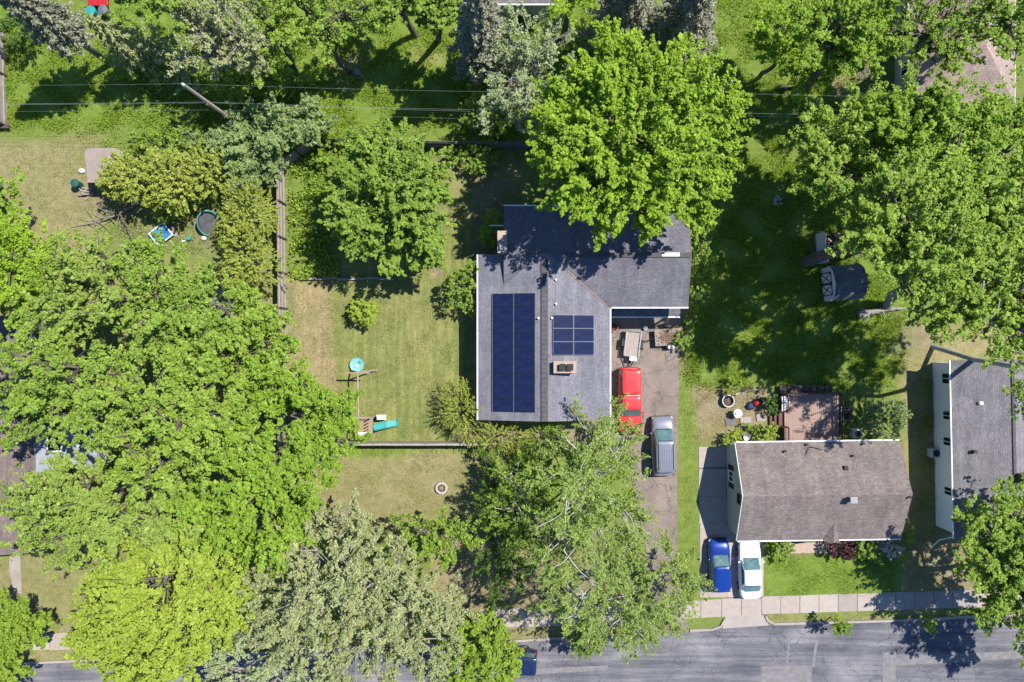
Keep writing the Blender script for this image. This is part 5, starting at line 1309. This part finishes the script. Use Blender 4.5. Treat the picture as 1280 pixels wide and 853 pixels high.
T('broadleaf_tree', 'dark green tree between the yellow-green yews and the shaded front bed, left of the birches', 'tree', (612, 650), [(624, 598, 22, 2.8), (626, 640, 28, 4), (614, 685, 28, 4), (640, 715, 28, 4), (655, 675, 26, 4.6), (608, 574, 15, 2), (625, 740, 18, 3)], 'dark', 'feather', seed=27, nb=8, dens=1.2)
T('birch_tree', 'slim birch spray on the grass strip, touching the blue hatchback', 'tree', (848, 720), [(850, 710, 24, 4), (862, 730, 20, 3.4), (845, 745, 22, 3.6), (838, 690, 16, 4)], 'birch', 'feather', seed=24, bark='birchbark', nb=8, dens=1.3, trunk_r=.07)
T('street_tree', 'small dark green round tree overhanging the street beside the lower birch', 'tree', (728, 783), [(733, 805, 17, 2.6), (722, 795, 14, 2.3), (742, 795, 12, 2.4)], 'mid', 'shrub', seed=25, nb=6)
T('street_tree', 'open leafy sapling over the sidewalk by the mouth of the brown driveway', 'tree', (812, 775), [(815, 785, 22, 3), (835, 775, 18, 2.8), (800, 795, 14, 2.6)], 'birch', 'feather', seed=26, nb=8, dens=1.5, trunk_r=.06)
# --- right side canopy
T('broadleaf_tree', 'yellow-green tree at the left rim of the large right canopy', 'tree', None, [(1035, 190, 45, 9), (1070, 215, 48, 9.5), (1085, 160, 46, 9.5), (1050, 235, 32, 9), (1020, 215, 24, 8.5)], 'olive', 'broad', seed=30, nb=12, dens=1.5, flat=.5)
T('broadleaf_tree', 'leafy tree of the right canopy just above the garden shed', 'tree', None, [(1145, 265, 62, 14.5), (1110, 300, 45, 14), (1165, 325, 55, 15), (1110, 245, 45, 13.5), (1125, 345, 32, 14.5), (1092, 328, 22, 13.5)], 'olive', 'broad', seed=31, nb=12, dens=1.5, flat=.5)
T('broadleaf_tree', 'leafy tree of the right canopy just below the brown hip roof', 'tree', None, [(1170, 165, 56, 11.5), (1135, 150, 40, 11), (1190, 210, 55, 12.5), (1225, 150, 42, 11), (1105, 145, 26, 10), (1160, 135, 28, 10)], 'fresh', 'broad', seed=32, nb=12, dens=1.5, flat=.5)
T('broadleaf_tree', 'leafy tree of the right canopy at the right edge, level with the shed', 'tree', None, [(1260, 170, 46, 11), (1245, 225, 55, 12.5), (1275, 280, 50, 12), (1225, 285, 48, 12.5)], 'olive', 'broad', seed=33, nb=12, dens=1.5, flat=.5)
T('broadleaf_tree', 'leafy tree of the right canopy overhanging the white-walled house', 'tree', None, [(1225, 340, 50, 13), (1195, 375, 46, 12.5), (1265, 360, 46, 13), (1240, 398, 34, 13), (1165, 385, 24, 11), (1282, 415, 34, 14), (1330, 360, 50, 13.5)], 'olive', 'broad', seed=34, nb=14, bark='bark_pale', dens=1.4, flat=.5)
T('broadleaf_tree', 'leafy tree at the top edge left of the brown path', 'tree', None, [(1050, 25, 48, 11), (1015, 15, 36, 10), (1085, 55, 38, 10), (1060, 75, 28, 9), (1030, 60, 26, 9)], 'fresh', 'broad', seed=35, nb=12, flat=.5)
T('broadleaf_tree', 'open tree spreading over the brown hip roof', 'tree', (1150, 40), [(1140, 15, 42, 10.5), (1175, 45, 40, 10), (1195, 15, 42, 10), (1200, 65, 28, 9.5), (1155, 70, 26, 9.5), (1115, 40, 30, 9.5)], 'mid', 'sparse', seed=36, nb=16, dens=1.5, flat=.5)
T('broadleaf_tree', 'leafy tree in the upper right corner of the photo', 'tree', None, [(1260, 15, 45, 10.5), (1235, 40, 30, 10), (1275, 50, 30, 10)], 'mid', 'broad', seed=37, flat=.5)
T('broadleaf_tree', 'shaded dark green tree between the big round maple and the top right trees', 'tree', None, [(985, 60, 36, 5), (1005, 95, 26, 4.5), (960, 30, 32, 5)], 'maple', 'broad', seed=38, dens=.8)
T('street_tree', 'leafy street tree at the lower right over the sidewalk end', 'tree', (1225, 705), [(1250, 690, 45, 7.5), (1262, 640, 36, 6.5), (1225, 660, 28, 6.5), (1228, 710, 32, 6.5), (1265, 745, 38, 7), (1246, 768, 22, 6), (1278, 700, 30, 7), (1322, 785, 44, 8), (1375, 805, 50, 8.5), (1330, 720, 50, 8)], 'mid', 'broad', seed=39, nb=12, flat=.5, dens=1.3)
T('broadleaf_tree', 'thinly leaved tree with bare white branches over the roof of the white-walled house', 'tree', None, [(1270, 440, 34, 13.5), (1300, 470, 40, 14), (1345, 430, 52, 14), (1390, 380, 60, 14), (1330, 490, 36, 13.5)], 'mid', 'sparse', seed=40, nb=20, bark='birchbark', flat=.5, dens=1.25, trunk_r=.2)
# --- trees of the top strip
conifer('spruce_tree', 'dark grey spruce at the top, left of the pale silvery tree', (606, 88), 13.5, 3.1, 'spruce', 41, dens=1.1)
conifer('spruce_tree', 'grey spruce at the top directly above the big round maple', (768, 62), 13.0, 3.6, 'spruce', 42, dens=1.1)
conifer('spruce_tree', 'broad grey spruce with a bare reddish limb, above the right of the big round maple', (830, 78), 13.5, 4.2, 'spruce', 43, dens=1.1)
conifer('spruce_tree', 'leaning pale spruce at the upper left with a bare lower trunk', (139, 80), 13.5, 3.0, 'spruce', 44, f0=.36, dens=1.0)
conifer('spruce_tree', 'smaller open spruce right of the leaning pale one at the upper left', (193, 84), 8.5, 2.3, 'grey', 45, f0=.2, dens=.7)
T('willow_tree', 'pale silvery tree between the dark spruce and the big round maple', 'tree', (655, 120), [(655, 55, 40, 6.5), (640, 95, 40, 6), (675, 90, 38, 6), (625, 130, 32, 4.8), (660, 135, 34, 5), (690, 45, 24, 6), (690, 120, 24, 5)], 'silver', 'fine', seed=46, nb=18, bark='bark_pale', dens=.8)
T('broadleaf_tree', 'open pale tree with bare grey twigs right of the two spruces', 'tree', (330, 95), [(270, 30, 46, 8), (310, 45, 42, 8), (255, 70, 34, 7), (300, 85, 30, 6), (240, 20, 34, 8)], 'grey', 'sparse', seed=47, nb=26, bark='bark_pale', dens=1.15)
T('broadleaf_tree', 'open tree with visible dark forked trunk and pale leaves at the top', 'tree', (374, 98), [(345, 30, 42, 7.5), (320, 10, 36, 8), (370, 40, 30, 6.5), (330, 70, 30, 6)], 'olive', 'sparse', seed=48, nb=22, dens=1.15)
T('broadleaf_tree', 'bright yellow-green tree with a bent dark trunk at the top', 'tree', (437, 90), [(395, 20, 42, 8), (425, 15, 36, 8), (370, 5, 34, 8), (410, 50, 26, 6.5), (455, 10, 22, 7.5)], 'olive', 'sparse', seed=49, nb=20, dens=1.15, trunk_r=.2)
T('broadleaf_tree', 'dark green tree at the top edge casting shade on the back lawn', 'tree', (520, 45), [(495, 5, 36, 7), (480, 20, 24, 6.5), (515, -10, 34, 7.5)], 'mid', 'broad', seed=50)
T('broadleaf_tree', 'bright leafy tree at the top edge left of the dark spruce', 'tree', (548, 50), [(548, 10, 28, 7), (540, 28, 20, 6), (560, 0, 22, 7)], 'mid', 'broad', seed=51)
T('broadleaf_tree', 'shaded green tree at the top edge above the silver grey barrel', 'tree', None, [(215, -20, 40, 9), (180, -25, 40, 9)], 'mid', 'broad', seed=52)
T('broadleaf_tree', 'dark tree at the top edge between the house eave and the grey spruces', 'tree', None, [(722, -8, 26, 8), (705, -25, 26, 8)], 'maple', 'broad', seed=53)
# --- shrubs
def shrub(label, blobs, pal, sty='shrub', seed=0, name='shrub', cat='shrub', dens=1.0, group=None):
    return tree(name, label, cat, None, blobs, pal, sty, seed=seed, dens=dens, nb=5, trunk_r=.05, group=group, flat=.85)
shrub('big grey-green lilac-like shrub above the plank fence corner', [(330, 168, 34, 3.4), (295, 188, 30, 3), (365, 158, 28, 3.6), (262, 178, 20, 2.6), (388, 142, 22, 3), (345, 140, 20, 3), (310, 150, 18, 2.6)], 'blue', 'broad', 60, dens=1.0)
shrub('grey-green shrub leaning on the plank fence corner', [(322, 208, 26, 3), (300, 215, 22, 2.8), (338, 196, 20, 2.8)], 'blue', 'fine', 61, dens=1.1)
shrub('yellow-green hedge bush next to the tan lean-to', [(155, 218, 28, 2.8), (178, 228, 28, 2.9), (150, 235, 16, 2.2)], 'cedar', 'shrub', 62)
shrub('yellow-green hedge bush in the middle of the rear hedge', [(205, 215, 30, 3), (222, 238, 28, 2.8), (195, 242, 20, 2.4)], 'cedar', 'shrub', 63)
shrub('yellow-green hedge bush at the right end of the rear hedge', [(250, 214, 28, 3), (275, 212, 26, 2.9), (246, 234, 16, 2.4)], 'cedar', 'shrub', 64)
shrub('upper yellow-green cedar bush beside the plank fence', [(310, 255, 27, 3.2), (325, 272, 24, 3), (292, 276, 20, 2.8)], 'cedar', 'cedar', 65)
shrub('lower yellow-green cedar bush beside the plank fence', [(305, 310, 30, 3.2), (325, 330, 24, 3), (295, 340, 22, 2.8)], 'cedar', 'cedar', 66)
shrub('small round bright bush in the middle of the fenced lawn', [(454, 392, 15, 1.1), (448, 385, 10, 1), (462, 385, 9, 1)], 'lime', 'shrub', 67, dens=1.6)
shrub('dark leafy bush against the left wall of the solar house', [(578, 355, 20, 2.4), (590, 340, 14, 2.2), (572, 375, 14, 2), (588, 385, 10, 1.8), (568, 350, 10, 2)], 'mid', 'shrub', 68, dens=.8)
shrub('spreading yew at the lower left corner of the solar house', [(578, 510, 26, 2), (570, 490, 18, 1.9), (590, 535, 20, 1.8), (562, 520, 14, 1.6)], 'cedar', 'yew', 69)
shrub('yellow-green yew below the left end of the solar house eave', [(622, 545, 22, 1.7), (645, 548, 20, 1.6), (605, 545, 12, 1.3)], 'cedar', 'yew', 70)
shrub('green yew below the middle of the solar house eave', [(675, 548, 20, 1.6), (695, 545, 18, 1.6), (660, 560, 14, 1.3)], 'olive', 'yew', 71)
shrub('leafy thicket in front of the back fence, left of the big round maple', [(590, 197, 20, 1.0), (612, 193, 14, .9), (570, 192, 12, .9), (600, 206, 12, .8)], 'mid', 'shrub', 72, dens=.8)
shrub('bright bushy growth at the fence corner above the leafy back lawn tree', [(415, 182, 18, 1.3), (400, 195, 12, 1.2), (428, 172, 10, 1)], 'bright', 'shrub', 73)
shrub('round green bush right of the white air conditioner', [(1105, 525, 24, 1.9), (1118, 518, 16, 1.7), (1090, 532, 16, 1.6), (1112, 540, 14, 1.6)], 'blue', 'shrub', 74)
shrub('small bright shrub at the back of the gravel patio', [(916, 484, 9, .8), (920, 478, 6, .7)], 'bright', 'shrub', 75)
shrub('dark green bush between the patio and the upper left of the deck', [(964, 500, 9, .9), (964, 512, 8, .8)], 'dark', 'shrub', 76)
shrub('tall bright bush beside the deck stairs at the taupe eave', [(962, 545, 9, .9), (962, 536, 8, .8)], 'lime', 'shrub', 77)
shrub('bright bush at the left corner of the taupe eave', [(914, 549, 10, .8), (922, 545, 7, .6)], 'lime', 'shrub', 78)
shrub('low green plant in the bed beside the stone border', [(932, 536, 6, .4), (944, 535, 6, .4)], 'bright', 'shrub', 79)
shrub('small green plant right of the metal basin', [(948, 548, 6, .5)], 'mid', 'shrub', 80)
shrub('green shrub in the bed right of the deck', [(1052, 534, 7, .6), (1053, 545, 7, .6)], 'bright', 'shrub', 81)
shrub('rounded green shrub at the left end of the front bed of the taupe house', [(975, 687, 14, 1.0), (984, 684, 8, .8)], 'mid', 'shrub', 82)
shrub('dark purple shrub by the front path of the taupe house', [(1052, 683, 14, 1.0), (1040, 684, 8, .8), (1062, 684, 8, .8)], 'purple', 'shrub', 83)
shrub('dark green shrub right of the purple one', [(1083, 684, 14, 1.1), (1092, 690, 9, .8)], 'mid', 'shrub', 84)
shrub('pale flowering shrub at the right end of the front bed', [(1113, 684, 13, 1.0), (1120, 690, 8, .8)], 'blossom', 'shrub', 85)
shrub('yellow-green shrub wrapping the right corner of the taupe house', [(1132, 672, 9, .9), (1128, 690, 10, .8), (1136, 660, 6, .7)], 'lime', 'shrub', 86)
shrub('shadowed dark shrub beside the nose of the white sedan', [(961, 683, 7, .7), (962, 692, 5, .5)], 'dark', 'shrub', 87)
shrub('small bright sapling at the kerb in front of the taupe house', [(1051, 779, 10, 2.0), (1056, 786, 8, 1.8), (1047, 787, 6, 1.9)], 'bright', 'shrub', 88, 'sapling', 'sapling')
shrub('small dark sapling at the kerb in the shade, right of the bright one', [(1160, 776, 9, 1.6), (1164, 784, 6, 1.4)], 'mid', 'shrub', 89, 'sapling', 'sapling')
shrub('leafy vine thicket along the right gable of the solar house', [(872, 300, 16, 1.4), (880, 330, 18, 1.3), (872, 360, 14, 1.2), (866, 395, 12, 1.0), (855, 425, 12, .9), (884, 280, 16, 1.3)], 'mid', 'shrub', 90, dens=.7)
shrub('dark bush with reddish tips in the upper left corner', [(18, 40, 20, 2.4), (30, 32, 16, 2.2)], 'dark', 'shrub', 91)
shrub('shaded thicket left of the upper wing of the solar house', [(612, 292, 14, 1.2), (618, 275, 12, 1.1)], 'maple', 'shrub', 92)
shrub('leafy shrub overhanging the tan lean-to from behind', [(205, 180, 26, 1.3), (240, 185, 24, 1.6), (180, 178, 18, .9)], 'olive', 'shrub', 93, dens=.7)
shrub('low leafy bush in the junk corner below the hedge', [(205, 268, 12, .9), (222, 268, 10, .8)], 'mid', 'shrub', 94)
for k, (lab, bl, pl, st) in enumerate((
  ('grey-green brush below the open pale tree, left of the leaning utility pole', [(215, 75, 26, 2.4), (190, 55, 22, 2.4), (235, 95, 18, 1.8)], 'silver', 'fine'),
  ('leafy brush right of the leaning utility pole, under the forked tree', [(290, 110, 24, 2.2), (315, 120, 20, 2), (270, 95, 18, 2)], 'olive', 'fine'),
  ('green brush around the foot of the dark forked trunk', [(365, 105, 22, 2), (390, 95, 18, 1.8), (345, 90, 20, 2.2)], 'mid', 'fine'),
  ('pale brush between the two upper left spruces', [(160, 85, 20, 1.8), (175, 30, 24, 2.4), (150, 55, 16, 1.8)], 'olive', 'fine'),
  ('pale green brush at the top edge left of the bent dark trunk', [(290, 8, 30, 3), (255, 0, 26, 3)], 'silver', 'fine'),
  ('leafy brush at the top edge right of the bent dark trunk', [(460, 25, 22, 2.2), (440, 5, 24, 2.6)], 'mid', 'fine'),
  ('low grey-green brush at the foot of the dark spruce', [(598, 130, 18, 1.6), (612, 150, 18, 1.5), (585, 150, 12, 1)], 'olive', 'fine'))):
    shrub(lab, bl, pl, st, 100 + k, 'shrub', 'brush', dens=.9)
# --- weeds and grass nobody could count
def scatter(name, label, cat, rects, per_px, size, pal, seed, zmax=.3, dens_noise=True):
    rg = np.random.default_rng(seed); V = []
    for (x0, y0, x1, y1) in rects:
        n = int((x1 - x0) * (y1 - y0) * per_px); px = rg.uniform(x0, x1, n); py = rg.uniform(y0, y1, n)
        if dens_noise:
            f = np.sin(px * .11 + 2 * np.sin(py * .07 + seed)) + np.sin(py * .13 + 2 * np.sin(px * .05)); k = f > rg.uniform(-1.4, 1.2, n)
            # soften the borders of each zone
            e = np.minimum(np.minimum(px - x0, x1 - px), np.minimum(py - y0, y1 - py)); k &= e > rg.uniform(-2, 10, n)
            px, py = px[k], py[k]
        z = np.zeros(len(px)); 
        for _ in range(4):
            s = (HC - z) / HC / 15; X = (px - 640) * s; Y = (426.5 - py) * s; z = G(X, Y)
        V.append(np.stack([X, Y, z], 1))
    p = np.concatenate(V); n = len(p); a = rg.random(n) * 2 * pi; l = size * rg.uniform(.6, 1.5, n)
    d = np.stack([np.cos(a), np.sin(a), rg.uniform(.25, 1.3, n)], 1); nn = nrmz(np.stack([-np.cos(a), -np.sin(a), np.full(n, .9)], 1) + rg.normal(0, .3, (n, 3)))
    p[:, 2] += rg.random(n) ** 2 * zmax + l * .3
    v = leaf_quads(p, nn, nrmz(d), l, l * (.28 if size < .2 else .5), rg); NL[0] += n
    o = link(name, np_mesh(name, v, np.arange(4 * n).reshape(-1, 4)), LEAF[pal]); tag(o, label, cat, None, 'stuff'); return o
LEAF['grass'] = leafmat('grass_blades', (.140, .235, .014), (.290, .400, .045), .3, .8)
LEAF['tuft'] = leafmat('dry_grass_blades', (.17, .19, .06), (.36, .33, .16), .25, .8)
LEAF['vivid'] = leafmat('fresh_grass_blades', (.080, .180, .008), (.155, .275, .020), .3, .8)
scatter('grass', 'long lush green grass under the power cables and on the shaded right lawn', 'grass', [(-20, 30, 600, 168), (850, 190, 1135, 490), (600, -20, 1100, 190)], .95, .17, 'grass', 1, .12)
scatter('lawn_grass', 'mown grass of the fenced back lawn and the strips by the driveways', 'grass', [(400, 185, 655, 560), (848, 440, 872, 760), (1130, 450, 1175, 760), (600, 782, 860, 800)], .55, .09, 'tuft', 2, .03)
scatter('dry_grass', 'thin straw-coloured grass of the dry lawns', 'grass', [(-20, 170, 135, 330), (362, 350, 425, 560), (385, 562, 640, 665), (-20, 690, 110, 832), (540, 640, 690, 770), (1130, 650, 1290, 745)], .45, .09, 'tuft', 3, .03)
scatter('front_grass', 'bright short grass of the front lawn of the taupe house', 'grass', [(953, 690, 1122, 747), (955, 766, 1130, 779), (445, 557, 610, 572)], 1.2, .09, 'vivid', 4, .03)
scatter('ground_cover', 'leafy weeds inside the plank fence beside the back lawn tree', 'ground cover', [(362, 195, 425, 350)], 1.5, .22, 'olive', 5, .5)
scatter('ground_cover', 'weeds and leaf litter over the junk corner', 'ground cover', [(135, 225, 300, 320), (95, 160, 340, 200)], .5, .16, 'olive', 6, .25)
scatter('ground_cover', 'low leafy ground cover on the shaded right lawn', 'ground cover', [(860, 240, 1130, 485), (900, 90, 1040, 240), (1145, 470, 1178, 665)], .8, .13, 'grass', 7, .15)
scatter('ground_cover', 'weeds under the trees of the top strip', 'ground cover', [(180, 60, 400, 150), (590, 60, 700, 180), (0, 330, 340, 700), (600, 560, 800, 700)], .35, .2, 'mid', 8, .3)
scatter('patio_weeds', 'dry trimmings on the gravel patio', 'ground cover', [(868, 486, 905, 556), (900, 490, 955, 540)], 1.2, .09, 'tuft', 9, .04)
print('LEAVES', NL[0], len(TREES))
# ================================================================ LIGHT AND CAMERA
SUN_EL = R(57); AZ = math.atan2(.50, .87)      # direction towards the sun in the ground plane
w = bpy.data.worlds.new('World'); S.world = w; w.use_nodes = True
t = w.node_tree; bg = t.nodes['Background']
sk = t.nodes.new('ShaderNodeTexSky'); sk.sky_type = 'NISHITA'; sk.sun_disc = False
sk.sun_elevation = SUN_EL; sk.sun_rotation = pi / 2 - AZ; sk.air_density = 1.0; sk.dust_density = 0.0; sk.ozone_density = 10.0
t.links.new(sk.outputs[0], bg.inputs[0]); bg.inputs[1].default_value = .10
ld = bpy.data.lights.new('sun', 'SUN'); ld.energy = 4.6; ld.angle = R(.53); ld.color = (1.0, .945, .86)
lo = bpy.data.objects.new('sun', ld); COL.objects.link(lo)
from mathutils import Vector
dv = Vector((cos(AZ) * cos(SUN_EL), sin(AZ) * cos(SUN_EL), sin(SUN_EL)))
lo.rotation_euler = dv.to_track_quat('Z', 'Y').to_euler(); lo.location = (30, 20, 60)
cd = bpy.data.cameras.new('camera'); co = bpy.data.objects.new('camera', cd); COL.objects.link(co)
co.location = (0, 0, HC); co.rotation_euler = (0, 0, 0); cd.lens = 24; cd.sensor_width = 36; cd.clip_end = 2000; cd.clip_start = .5
S.camera = co
vs = S.view_settings; vs.view_transform = 'Standard'; vs.look = 'None'; vs.exposure = 0.78; vs.gamma = 1.0; vs.use_curve_mapping = False
S.cycles.max_bounces = 6; S.cycles.transmission_bounces = 4; S.cycles.diffuse_bounces = 3
